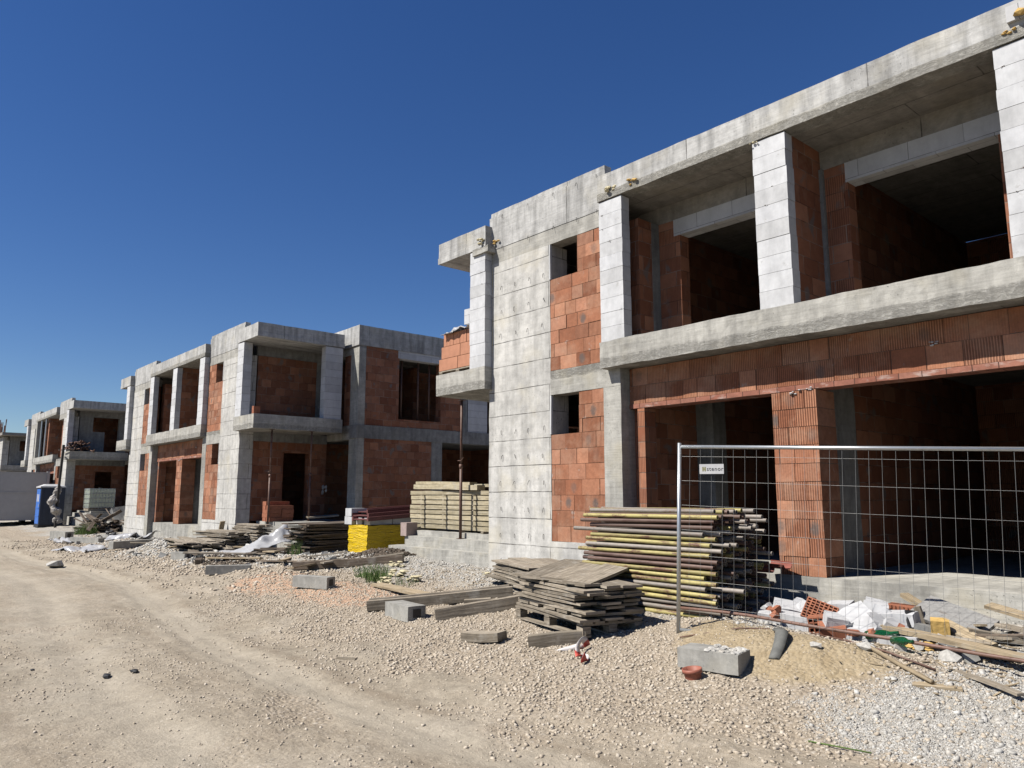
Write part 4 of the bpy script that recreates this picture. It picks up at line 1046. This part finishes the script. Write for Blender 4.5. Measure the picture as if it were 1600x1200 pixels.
# metal sheet and planks at the right
me_ = board_mesh('sheet_panel', .66, .36, .035, M['darkwood'], 71, .012)
M['sheet'] = paintedsteel('weathered_grey_panel', (.24, .235, .225), (.12, .09, .07), .55); me_.materials.clear(); me_.materials.append(M['sheet'])
tag(place(me_, 'sheet_panel', (-2.82, 7.95, hz(-2.9, 8.0) + .14), (R(24), R(13), R(-14))), 'tilted dark grey formwork panel on rubble before the garage slab', 'panel')
for i, (x, y, dz, L, w, t, rx, ry, rz, mt, lab) in enumerate([
    (-2.45, 7.18, .10, 1.9, .13, .04, 0, 3, -12, 'plank', 'long pale plank running to the right edge in front of the rubble'),
    (-3.05, 8.15, .12, .75, .10, .04, 0, 22, -22, 'plank', 'pale lath leaning on the slab behind the grey panel'),
    (-2.62, 7.62, .10, .6, .14, .035, 12, 12, -30, 'plank', 'short pale plank lying under the yellow foam block'),
    (-1.95, 8.0, .16, 1.3, .12, .03, 10, 9, -14, 'plank', 'narrow plank to the right of the grey panel, upper of two'),
    (-1.9, 7.75, .12, 1.1, .16, .03, -6, 5, -20, 'oldwood', 'grey plank to the right of the grey panel, lower of two'),
    (-2.3, 7.85, .05, .7, .1, .05, 0, 10, 30, 'oldwood', 'grey timber offcut half buried in front of the garage slab'),
    (-3.05, 7.85, .12, .28, .06, .06, 0, 75, 10, 'oldwood', 'short timber stub standing against the left end of the grey panel'),
    (-2.1, 7.3, .06, .9, .11, .025, 4, 2, -6, 'oldwood', 'weathered lath lying between rubble and the long pale plank'),
    (-2.2, 6.62, .03, .8, .06, .02, 0, 2, -32, 'oldwood', 'grey lath on the pale gravel at the right edge')]):
    tag(place(board_mesh('plank', L, w, t, M[mt], 110 + i), 'plank', on(x, y, dz), (R(rx), R(ry), R(rz))), lab, 'plank')
mb = frag(91, .15, .12, .2, .2); tag(place(mb.mesh('foam_block', M['foam']), 'foam_block', on(-2.78, 7.55, .12), (R(10), 0, R(20))), 'yellow foam block in front of the tilted grey panel', 'foam')
tag(place(frag(92, .14, .12, .14, .2).mesh('grey_offcut', M['grey']), 'grey_offcut', on(-2.93, 7.55, .10), (0, R(8), R(12))), 'grey block offcut left of the yellow foam block', 'block')
for i, (x, y, r, lab) in enumerate(((-2.85, 7.2, .10, 'flat yellow foam lump beside the long pale plank'), (-12.05, 7.72, .16, 'pale foam lump at the foot of the landing, farthest of the group'),
                          (-11.1, 7.15, .2, 'long pale foam lump in the debris, between grass and landing'), (-10.8, 6.7, .17, 'knobbly pale foam lump beside the flat pale plank'),
                          (-10.4, 7.0, .15, 'pale foam lump nearest the long timbers'), (-9.7, 7.9, .08, 'tiny pale foam lump near the wall foot'))):
    o = lump(14, r, 30 + i, .3).build('foam_lump', M['foam2' if i else 'foam'], None, (0, 0, 0)); o.location = on(x, y, .05); tag(o, lab, 'foam')
for i, (x, y, s_, mt, lab) in enumerate(((-8.25, 2.05, .06, 'black', 'dark lump on the dirt road, left of a pair'), (-8.15, 2.27, .055, 'black', 'dark lump on the dirt road, right of a pair'), (-21.8, 4.05, .3, 'chip', 'pale flat stone alone on the road edge'),
                                   (-3.38, 6.42, .06, 'chip', 'grey pebble alone on the sand heap'), (-3.05, 6.66, .09, 'chip', 'grey stone at the end of the pale stick'), (-2.5, 6.95, .12, 'chip', 'pale stone under the long rusty pipe'), (-8.95, 1.55, .03, 'black', 'small dark clod on the road, left of the pair'))):
    q = random.Random(i); v, f = ico(); mb = MB(); mb.v = [Vector((p[0] * s_, p[1] * s_ * .7, p[2] * s_ * .45)) + nz(p, 1.5, i) * s_ * .3 for p in v]
    mb.f = [tuple(int(c_) for c_ in t) for t in f]; mb.uv = [(0, 0)] * 60
    o = mb.build('stone', M[mt], None, (0, 0, 0)); o.location = on(x, y, s_ * .25); tag(o, lab, 'stone')
for i in range(26):
    x, y = rnd.uniform(-3.0, -1.5), rnd.uniform(6.75, 8.2)
    me_ = frag(200 + i, rnd.uniform(.05, .2), rnd.uniform(.05, .14), rnd.uniform(.03, .09), .3).mesh('plaster_chunk', M[rnd.choice(('grey', 'chip', 'kerb'))])
    tag(place(me_, 'plaster_chunk', on(x, y, rnd.uniform(.0, .04)), (rnd.uniform(-.5, .5), rnd.uniform(-.5, .5), rnd.uniform(0, 6))), 'grey broken plaster chunk in the debris right of the white rubble', 'chunk', 'plaster chunks in the debris')
for i in range(9):
    x, y = rnd.uniform(-2.7, -1.5), rnd.uniform(6.9, 8.1)
    tag(place(board_mesh('lath', rnd.uniform(.3, 1.0), rnd.uniform(.03, .08), .02, M[rnd.choice(('oldwood', 'plank', 'darkwood'))], 300 + i), 'lath', on(x, y, rnd.uniform(.04, .12)), (R(rnd.gauss(0, 8)), R(rnd.gauss(0, 8)), R(rnd.gauss(-20, 30)))), 'thin lath among the debris at the right edge', 'lath', 'laths in the debris')
sp = MB(); q = random.Random(77)
for i in range(420):
    if i < 260: x, y = q.uniform(-13.2, -8.2), q.uniform(6.2, 8.6)
    else: x, y = q.uniform(-3.2, -1.3), q.uniform(6.2, 8.2)
    L_, w_ = q.uniform(.03, .16), q.uniform(.006, .02)
    T_ = Matrix.Translation(on(x, y, .008)) @ Matrix.Rotation(q.uniform(0, 3.14), 4, 'Z') @ Matrix.Rotation(q.gauss(0, .12), 4, 'Y')
    sp.box(-L_ / 2, L_ / 2, -w_ / 2, w_ / 2, -.003, .004, T=T_)
tag(sp.build('wood_splinters', M['plank'], None, (0, 0, 0)), kind='stuff')
q = random.Random(41)
for i in range(22):
    x, y = q.uniform(-25.5, -13.2), q.uniform(6.5, 8.2)
    tag(place(board_mesh('loose_board', q.uniform(.6, 2.0), q.uniform(.08, .2), .03, M[q.choice(('oldwood', 'darkwood', 'oldwood', 'plank'))], 500 + i), 'loose_board', on(x, y, q.uniform(.03, .12)), (R(q.gauss(0, 7)), R(q.gauss(0, 5)), R(q.gauss(5, 35)))), 'loose weathered board strewn on the verge before the second house', 'board', 'loose boards on the verge')
for i in range(40):
    x, y = q.uniform(-32, -14), q.uniform(6.0, 8.2)
    tag(place(frag(600 + i, q.uniform(.1, .32), q.uniform(.1, .25), q.uniform(.06, .16), .3).mesh('rubble_lump', M[q.choice(('kerb', 'grey', 'chip', 'soil'))]), 'rubble_lump', on(x, y, q.uniform(.0, .06)), (q.uniform(-.5, .5), q.uniform(-.5, .5), q.uniform(0, 6))), 'grey rubble lump strewn on the verge before the farther houses', 'rubble', 'rubble lumps on the verge')
# grass tufts
mb = MB(); q = random.Random(9)
def tuft(cx, cy, r, n, h):
    for i in range(n):
        a = q.uniform(0, 6.28); d = r * q.random() ** .6; x, y = cx + d * math.cos(a), cy + d * math.sin(a) * .6; z = hz(x, y) - .01
        l = h * q.uniform(.4, 1.); t = q.uniform(0, 6.28); w = .006; lx, ly = q.uniform(-.5, .5) * l, q.uniform(-.5, .5) * l
        mb.poly([(x - w * math.cos(t), y - w * math.sin(t), z), (x + w * math.cos(t), y + w * math.sin(t), z), (x + lx, y + ly, z + l)])
for c in ((-11.6, 6.95, .45, 420, .16), (-11.1, 6.75, .3, 200, .22), (-12.2, 7.3, .5, 260, .14), (-10.5, 6.9, .3, 90, .14), (-35.5, 7.6, .7, 700, .55), (-24.8, 8.0, .8, 240, .2), (-16.3, 7.75, .2, 60, .5)): tuft(*c)
tag(mb.build('grass', M['leaf'], None, (0, 0, 0)), kind='stuff')
# ------------------------------------------------------------------ things on the landings and balconies
ym = [board_mesh('formwork_timber', 2.75, .12, .082, M['yelwood'], 200 + i, .004) for i in range(4)]
for r_ in range(8):
    for c_ in range(3):
        o = place(rnd.choice(ym), 'formwork_timber', (-12.85 + rnd.uniform(-.04, .04), 9.5 + c_ * .2, 1.075 + r_ * .101), (0, R(rnd.gauss(0, .15)), R(rnd.gauss(0, .3))))
        tag(o, 'yellow formwork timber in the neat stack under the near balcony', 'timber', 'yellow timbers stacked on the near landing')
sp_ = board_mesh('spacer_lath', .7, .05, .018, M['oldwood'], 3)
for r_ in range(1, 8):
    for x in (-13.7, -12.9, -11.9):
        tag(place(sp_, 'spacer_lath', (x, 9.7, 1.075 + r_ * .101 - .0505), (0, 0, R(90))), 'thin spacer lath between layers of the yellow timber stack', 'lath', 'spacer laths in the yellow timber stack')
for i, (x, y, L, z, lab) in enumerate(((-12.95, 9.5, 2.3, 1.90, 'wide yellow plank on top of the timber stack, front one'), (-12.6, 9.75, 2.1, 1.93, 'wide yellow plank on top of the timber stack, rear one'), (-13.2, 9.62, 1.9, 1.985, 'greyish plank lying highest on the timber stack'))):
    tag(place(board_mesh('plank', L, .2, .1 if i == 0 else .06, M['yelwood'], 230 + i), 'plank', (x, y, z), (0, R(1), R(i - 1))), lab, 'plank')
for i, x in enumerate((-13.9, -12.3, -11.6)):
    tag(place(board_mesh('bearer', .7, .08, .05, M['oldwood'], 60 + i), 'bearer', (x, 9.7, 1.008), (0, 0, R(90))), ('timber bearer under the left end of the yellow timbers', 'timber bearer under the middle of the yellow timbers', 'timber bearer under the yellow timbers near the wall')[i], 'timber')
def prop(x, y, z0, z1, label, tilt=0.):
    P = thing('steel_prop', (x, y, z0), label, 'prop')
    h = z1 - z0; zc = h * .52
    MB().tube([(0, 0, .008), (0, 0, zc)], .030, 10).build('outer_tube', M['rust'], P, (0, 0, 0), True)
    MB().tube([(0, 0, zc), (tilt, 0, h - .008)], .024, 10).build('inner_tube', M['rust'], P, (0, 0, 0), True)
    MB().box(-.06, .06, -.06, .06, 0, .008).build('base_plate', M['rust'], P, (0, 0, 0))
    MB().box(tilt - .06, tilt + .06, -.06, .06, h - .008, h).build('head_plate', M['rust'], P, (0, 0, 0))
    mb = MB(); mb.tube([(-.05, -.045, zc + .1), (.05, -.045, zc + .1), (.10, -.02, zc + .16)], .008, 6)
    mb.build('locking_pin', M['rust'], P, (0, 0, 0))
    MB().tube([(0, 0, zc - .05), (0, 0, zc + .03)], .040, 10).build('collar', M['rust'], P, (0, 0, 0), True)
    return P
prop(-12.12, 9.22, .88, 3.634, 'rusty steel prop under the near balcony in front of yellow timbers')
prop(-21.1, 9.15, .876, 3.634, 'rusty steel prop under the second house balcony, nearer the concrete wall')
prop(-21.0, 10.35, .987, 3.634, 'rusty steel prop under the second house balcony, beside its dark doorway')
for i, (y, lab) in enumerate(((13.3, 'grey prop standing left in the second house upper window'), (13.95, 'grey prop standing in the middle of that upper window'), (14.4, 'grey prop standing right in the second house upper window'))):
    o = MB().tube([(-20.75, y, 3.9), (-20.75, y, 6.35)], .035, 8).build('window_prop', M['rust'], None, (0, 0, 0), True); tag(o, lab, 'prop')
# pallet of clay blocks on the near balcony
pl = pallet((-11.72, 9.3, 4.048), 0, 'low wooden pallet of clay blocks at the edge of the near balcony', 1.25, 1.0)
cb = MB().box(-.305, .305, -.155, .155, -.117, .117).mesh('clay_block', M['clay2'])
cbn = MB().box(-.05, .05, -.155, .155, -.122, .122).mesh('clay_block', M['clay2'])
for r_ in range(3):
    w0 = (.0, .0, .06)[r_]
    for c_ in range(2):
        for d_ in range(2):
            if r_ < 2 or True:
                pass
for r_ in range(2):
    for c_ in range(2):
        for d_ in range(3):
            o = place(cb, 'clay_block', (-12.035 + c_ * .625 + r_ * .08, 8.96 + d_ * .33, 4.32 + r_ * .243), (0, 0, 0))
            tag(o, 'smooth orange clay block on the balcony pallet, lower courses', 'brick', 'clay blocks on the balcony pallet')
for c_ in range(11):
    for d_ in range(3):
        o = place(cbn, 'clay_block', (-12.16 + c_ * .108 + .02, 8.96 + d_ * .33, 4.81), (0, 0, R(rnd.gauss(0, 1.2))))
        tag(o, 'upright clay slab in the top course of the balcony pallet', 'brick', 'upright clay slabs on the balcony pallet')
def sheet(name, pts, na, nb, mat, label, cat, wob=.06, seed=0, thick=.004):
    """crumpled film: bilinear patch through four edges with folds"""
    mb = MB()
    for j in range(nb + 1):
        for i in range(na + 1):
            u, v = i / na, j / nb
            p = (Vector(pts[0]) * (1 - u) + Vector(pts[1]) * u) * (1 - v) + (Vector(pts[3]) * (1 - u) + Vector(pts[2]) * u) * v
            n_ = nz((u * 2.2, v * 2.2, seed), 1.5, seed) * wob * 1.6 + nz((u * 7, v * 4, seed), 1.5, seed) * wob * .8
            mb.v.append(p + n_)
    for j in range(nb):
        for i in range(na):
            a = j * (na + 1) + i; mb.f.append((a, a + 1, a + na + 2, a + na + 1)); mb.uv += [(i / na, j / nb), ((i + 1) / na, j / nb), ((i + 1) / na, (j + 1) / nb), (i / na, (j + 1) / nb)]
    o = mb.build(name, M[mat], None, (0, 0, 0), True); s_ = o.modifiers.new('thickness', 'SOLIDIFY'); s_.thickness = thick
    return tag(o, label, cat)
sheet('plastic_film', [(-12.15, 8.73, 4.92), (-11.1, 8.72, 4.94), (-11.1, 9.1, 5.16), (-12.0, 9.2, 5.06)], 22, 16, 'film', 'white plastic film crumpled on top of the balcony clay blocks', 'film', .06, 3)
tag(place(MB().box(-.16, .16, -.12, .12, 0, .3).mesh('white_block', M['ytong2']), 'white_block', (-11.45, 9.0, 5.06), (0, 0, R(4))), 'single white block standing highest on the balcony pallet', 'block')
M['pink'] = plain('pinkish_grey_board', (.36, .28, .255), .9, .2, 9)
tag(place(MB().box(-.1, .1, -.15, .15, 0, .28, seg=.08, amp=.006).mesh('clay_tile', M['pink']), 'clay_tile', (-13.95, 9.22, .87), (0, 0, R(5))), 'pinkish ribbed block on the landing step left of the yellow timbers', 'brick')
sheet('paper_scrap', [(-10.9, 9.0, .70), (-10.65, 9.0, .70), (-10.65, 9.15, .70), (-10.9, 9.12, .71)], 6, 4, 'white', 'small white and blue paper scrap on the near landing step', 'paper', .02, 5)

# yellow wrapped pallet with blocks and panels
Y_ = thing('wrapped_pallet', (-15.35, 9.4, .38), 'bright yellow film wrapped pallet of blocks beside the dark board stack', 'pallet')
mb = MB(); mb.box(-.41, .42, -.63, 1.3, .08, .68, seg=.07)
mb.v = [v + Vector((nz(v, 3., 1).x, nz(v, 3., 2).y, nz(v, 5., 4).z)) * .02 + Vector((math.sin(v.z * 42 + v.y * 5) * .008 * (abs(v.x) > .3), math.sin(v.z * 38 + v.x * 6) * .012 * (abs(v.y) > .55), 0)) for v in mb.v]
mb.build('film_wrap', M['yfilm'], Y_, (0, 0, 0), True)
for y in (-.5, .3, 1.1): MB().box(-.4, .4, y - .05, y + .05, 0, .08).build('pallet_block', M['oldwood'], Y_, (0, 0, 0))
M['gblock'] = plain('grey_white_block', (.50, .50, .50), .85, .15, 6)
gb = MB().box(-.12, .12, -.29, .29, 0, .15).mesh('grey_block', M['gblock'])
for i in range(3):
    for x in (-15.1, -15.45): tag(place(gb, 'grey_block', (x, 9.15 + i * .6, 1.075), (0, 0, R(rnd.gauss(0, .6)))), 'grey block laid flat on the yellow wrapped pallet', 'block', 'grey blocks on the yellow pallet')
wb = MB().box(-.15, .15, -.2, .2, 0, .18, seg=.1, amp=.003).mesh('white_block', M['white'])
for i in range(2): tag(place(wb, 'white_block', (-15.86 + .02 * i, 9.0, 1.07 + .184 * i), (0, 0, R(3 - 5 * i))), ('lower of two white blocks at the corner of the yellow pallet', 'upper of two white blocks at the corner of the yellow pallet')[i], 'block')
for i, (x, z, w, dy, lab) in enumerate(((-15.25, 1.26, .62, 0, 'lowest maroon steel panel laid over the yellow pallet'), (-15.38, 1.34, .7, .08, 'middle maroon steel panel laid over the yellow pallet'), (-15.5, 1.42, .5, .2, 'topmost maroon steel panel laid over the yellow pallet'))):
    P = thing('cover_plate', (x, 9.75 + dy, z), lab, 'panel'); P.rotation_euler = (R(3.2), 0, R(2 - i))
    MB().box(-w / 2, w / 2, -1., 1.3, -.02, .0).build('face', M['maroon'], P, (0, 0, 0))
    for sx in (-1, 1): MB().box(sx * w / 2 - .03, sx * w / 2 + .03, -1.01, 1.31, -.045, .045).build('edge_rail', M['maroon'], P, (0, 0, 0))

# second house: brick piles, bag, boards
bk = MB().box(-.12, .12, -.18, .18, 0, .112).mesh('clay_brick', M['clay'])
for r_ in range(5):
    for c_ in range(2):
        for d_ in range(2):
            if r_ == 4 and c_ == 1: continue
            tag(place(bk, 'clay_brick', (-21.55 + c_ * .26 + rnd.gauss(0, .015), 9.4 + d_ * .37, .99 + r_ * .115), (0, 0, R(rnd.gauss(0, 2)))), 'red clay brick in the pile on the second house landing', 'brick', 'bricks piled on the second house landing')
for i, (x, z) in enumerate(((-26.35, .75), (-26.1, .75), (-25.85, .75), (-26.1, .985), (-25.85, .985))):
    tag(place(MB().box(-.12, .12, -.15, .15, 0, .23).mesh('clay_brick', M['clay']) if i == 0 else bpy.data.objects['garage_brick'].data if 'garage_brick' in bpy.data.objects else bk, 'garage_brick' if i == 0 else 'clay_brick', (x, 9.3, z), (0, 0, 0), (1, 1, 1)), 'orange brick stacked in the second house garage opening', 'brick', 'bricks in the second house garage')
bpy.data.objects['garage_brick'].name = 'clay_brick'
tag(place(MB().box(-.05, .05, -.1, .1, 0, .22).mesh('clay_brick', M['clay']), 'clay_brick', (-21.05, 8.62, 4.046), (0, 0, R(8))), 'single red brick standing on the second house balcony corner', 'brick')
tag(place(board_mesh('leaning_board', .75, .16, .03, M['plank'], 301), 'leaning_board', (-23.0, 8.52, .62), (R(12), R(-70), R(4))), 'short pale board leaning on the second house concrete wall', 'board')
tag(place(board_mesh('table_board', .9, .5, .04, M['oldwood'], 302), 'table_board', (-20.9, 10.75, 1.12), (R(2), R(-4), R(70))), 'flat grey board on the second house landing by the right prop', 'board')
o = lump(6, .16, 55, 1.1).build('plastic_bag', M['film'], None, (0, 0, 0)); o.location = (-22.2, 11.42, 1.95); tag(o, 'small white bag hanging at the second house entrance', 'bag')
# white translucent sheet before the landing
mb = MB(); na, nb = 34, 22
for j in range(nb + 1):
    for i in range(na + 1):
        u, v = i / na, j / nb
        x, y = -19.55 + 1.45 * u, 7.15 + 1.2 * v + .25 * u
        pk = max(0, 1 - abs(u - .78) / .42) ** 1.4 * (v ** .8) * .62 + .22 * math.exp(-((u - .45) / .22) ** 2) * math.sin(min(1, v * 1.2) * math.pi / 2)
        n_ = nz((u * 3, v * 3, 2.), 1.6, 4.)
        mb.v.append(Vector((x + n_.x * .08, y + n_.y * .08, hz(x, y) + .03 + pk + (n_.z * .12 + nz((u * 9, v * 5, 1), 1.3, 8).z * .09 + nz((u * 17, v * 11, 3), 1.3, 8).z * .05) * (.45 + pk))))
for j in range(nb):
    for i in range(na): a = j * (na + 1) + i; mb.f.append((a, a + 1, a + na + 2, a + na + 1)); mb.uv += [(0, 0)] * 4
o = mb.build('plastic_sheet', M['film'], None, (0, 0, 0), True); o.modifiers.new('thickness', 'SOLIDIFY').thickness = .004
tag(o, 'milky plastic sheet heaped against the landing of the second house', 'sheet')

# ------------------------------------------------------------------ far end of the street
Cn = thing('site_container', (-51.75, 7.15, .18), 'grey white site container standing on blocks before the farthest houses', 'container')
mb = MB(); mb.box(-3.05, 3.05, -1.22, 1.22, .25, 2.85); mb.build('body', M['cont'], Cn, (0, 0, 0))
for sx in (-1, 1):
    for sy in (-1, 1):
        MB().box(sx * 3.03 - .07, sx * 3.03 + .07, sy * 1.2 - .07, sy * 1.2 + .07, .2, 2.9).build('corner_post', M['cont'], Cn, (0, 0, 0))
        MB().box(sx * 2.6 - .2, sx * 2.6 + .2, sy * 1.0 - .15, sy * 1.0 + .15, -.1, .245).build('support_block', M['grey'], Cn, (0, 0, 0))
for z in (.28, 1.75, 2.82): MB().box(3.056, 3.075, -1.12, 1.12, z - .03, z + .03).build('rail', M['cont'], Cn, (0, 0, 0))
for i in range(9): MB().box(-2.9 + i * .7, -2.82 + i * .7, -1.245, -1.222, .4, 2.7).build('rib', M['cont'], Cn, (0, 0, 0))
T_ = thing('portable_toilet', (-45.05, 7.92, .2), 'blue portable toilet cabin with white roof beside the container', 'toilet')
MB().box(-.55, .55, -.53, .53, .1, 1.95).build('cabin', M['shade_blue'], T_, (0, 0, 0))
D_ = MB().box(-.46, .46, -.552, -.532, .15, 1.88).build('door', M['blue'], T_, (0, 0, 0))
MB().box(.36, .41, -.575, -.553, 1.0, 1.12).build('handle', M['white'], D_, (0, 0, 0))
for sx in (-.2, .12): MB().box(sx - .09, sx + .09, -.556, -.5525, 1.25, 1.62).build('vent_panel', M['white'], D_, (0, 0, 0))
for z in (.5, .9): MB().box(-.44, .44, -.566, -.5525, z, z + .05).build('door_rib', M['blue'], D_, (0, 0, 0))
for y in (-.3, 0, .3): MB().box(.552, .57, y - .09, y + .09, .2, 1.85).build('side_rib', M['shade_blue'], T_, (0, 0, 0))
MB().box(.571, .576, -.05, .32, 1.62, 1.72).build('side_plate', M['gblock'], T_, (0, 0, 0))
mb = MB(); mb.box(-.6, .6, -.58, .58, 1.95, 2.02)
b = len(mb.v); ring = [(-.56, -.54), (.56, -.54), (.56, .54), (-.56, .54)]; top_ = [(-.36, -.3), (.36, -.3), (.36, .3), (-.36, .3)]
mb.v += [Vector((*p, 2.021)) for p in ring] + [Vector((*p, 2.13)) for p in top_]
for k in range(4): mb.f.append((b + k, b + (k + 1) % 4, b + 4 + (k + 1) % 4, b + 4 + k)); mb.uv += [(0, 0)] * 4
mb.f.append((b + 4, b + 5, b + 6, b + 7)); mb.uv += [(0, 0)] * 4; mb.build('roof', M['white'], T_, (0, 0, 0))
MB().box(-.58, .58, -.56, .56, -.1, .1).build('skid_base', M['black'], T_, (0, 0, 0))
Wp = thing('wrapped_pole', (-42.2, 7.72, .2), 'dark pole with a dirty white wrapped bundle, right of the blue toilet', 'pole')
MB().tube([(-.05, 0, -.1), (0, 0, 2.), (.02, .05, 4.0)], .06, 8).build('pole', M['tie'], Wp, (0, 0, 0))
mb = MB(); nA, nR = 22, 46
for j in range(nR + 1):
    t = j / nR; c = Vector((-.10 + .1 * math.sin(t * 5), -.06 + .12 * math.sin(t * 7 + 1), .22 + 1.85 * t)); rr = .07 + .13 * math.sin(math.pi * min(1, t * 1.15)) ** .7 + .05 * math.sin(t * 23)
    for k in range(nA):
        a = 2 * math.pi * k / nA; d = Vector((math.cos(a), math.sin(a), 0))
        p = c + d * rr; n1 = nz(p, 3.2, 2.); n2 = nz(p, 9., 4.); mb.v.append(p + d * (n1.x * .16 + n2.x * .07) + Vector((0, 0, n2.z * .06)))
for j in range(nR):
    for k in range(nA):
        q_ = (k + 1) % nA; mb.f.append((j * nA + k, j * nA + q_, (j + 1) * nA + q_, (j + 1) * nA + k)); mb.uv += [(0, 0)] * 4
mb.f += [tuple(range(nA))[::-1], tuple(nR * nA + k for k in range(nA))]; mb.uv += [(0, 0)] * (2 * nA)
M['dirtyfilm'] = plain('dirty_white_film', (.34, .315, .29), .7, .4, 5)
mb.build('film_bundle', M['dirtyfilm'], Wp, (0, 0, 0))
I_ = thing('liquid_tank', (-43.55, 9.85, .99), 'caged white plastic liquid tank on the third house landing', 'tank')
mb = MB(); mb.box(-.5, .5, -.58, .58, .15, 1.12, seg=.12); mb.v = [Vector((v.x * (1 - .05 * (abs(v.z - .63) > .45)), v.y * (1 - .04 * (abs(v.z - .63) > .45)), v.z)) for v in mb.v]
mb.build('tank', M['liquid'], I_, (0, 0, 0), False)
mb = MB()
for i in range(9):
    t = -.58 + 1.16 * i / 8; mb.tube([(.53, t, .12), (.53, t, 1.12)], .011, 5); mb.tube([(t * .9, -.61, .12), (t * .9, -.61, 1.12)], .011, 5)
for i in range(5):
    z = .16 + .94 * i / 4; mb.tube([(.53, -.6, z), (.53, .6, z)], .011, 5); mb.tube([(-.53, -.61, z), (.53, -.61, z)], .011, 5)
mb.build('cage', M['galv'], I_, (0, 0, 0))
MB().box(-.5, .5, -.6, .6, .0, .11).build('pallet_base', M['oldwood'], I_, (0, 0, 0))
MB().tube([(0, 0, 1.12), (0, 0, 1.17)], .09, 10).build('cap', M['black'], I_, (0, 0, 0))
# bundle of props on the third house balcony
rb = tube_mesh('short_prop', 1.3, .035, M['rust'], 7)
for i in range(34):
    tag(place(rb, 'short_prop', (-45.1 + rnd.gauss(0, .08), 8.95 + rnd.gauss(0, .34), 4.10 + rnd.random() ** 1.6 * .5), (0, R(rnd.gauss(0, 4)), R(rnd.gauss(0, 7)))), 'rusty steel prop in the jumbled heap on the third house balcony', 'prop', 'props heaped on the third house balcony')
bd_ = board_mesh('scrap_board', 1.5, .14, .04, M['darkwood'], 410)
for i in range(38):
    tag(place(bd_, 'scrap_board', (-35.9 + rnd.gauss(0, .35), 8.35 + rnd.uniform(-.65, .75), .2 + rnd.random() * .65), (R(rnd.gauss(0, 22)), R(rnd.gauss(0, 16)), R(rnd.gauss(15, 28)))), 'dark scrap board in the brown heap before the third house', 'board', 'scrap boards heaped before the third house')
sheet('plastic_sheet', [(-30.4, 6.8, .12), (-28.4, 7.2, .14), (-28.3, 8.3, .5), (-29.9, 8.4, .3)], 26, 18, 'film', 'white plastic sheeting heaped at the far corner of the second house', 'sheet', .16, 7)
sheet('plastic_sheet', [(-27.4, 4.9, .08), (-25.6, 5.5, .10), (-25.9, 6.3, .2), (-27.8, 6.0, .16)], 18, 12, 'film', 'flat white plastic scrap lying on the verge before the gravel heap', 'sheet', .12, 9)
sheet('plastic_sheet', [(-31.5, 5.6, .1), (-29.7, 5.8, .12), (-30.2, 6.3, .2), (-31.9, 6.2, .18)], 16, 10, 'film', 'white plastic scrap on the verge beside the concrete trough', 'sheet', .10, 12)
o = lump(8, .42, 61, .55).build('dark_tarpaulin', M['black'], None, (0, 0, 0)); o.location = on(-30.3, 7.3, .12); tag(o, 'crumpled black tarpaulin beside the white sheeting', 'tarpaulin')
tag(place(MB().box(-.9, .9, -.12, .12, -.35, .35, seg=.15, amp=.02).mesh('slab_offcut', M['grey']), 'slab_offcut', (-36.2, 9.6, 1.0), (R(-35), R(-8), R(100))), 'grey slab offcut leaning between the second and third house', 'slab')
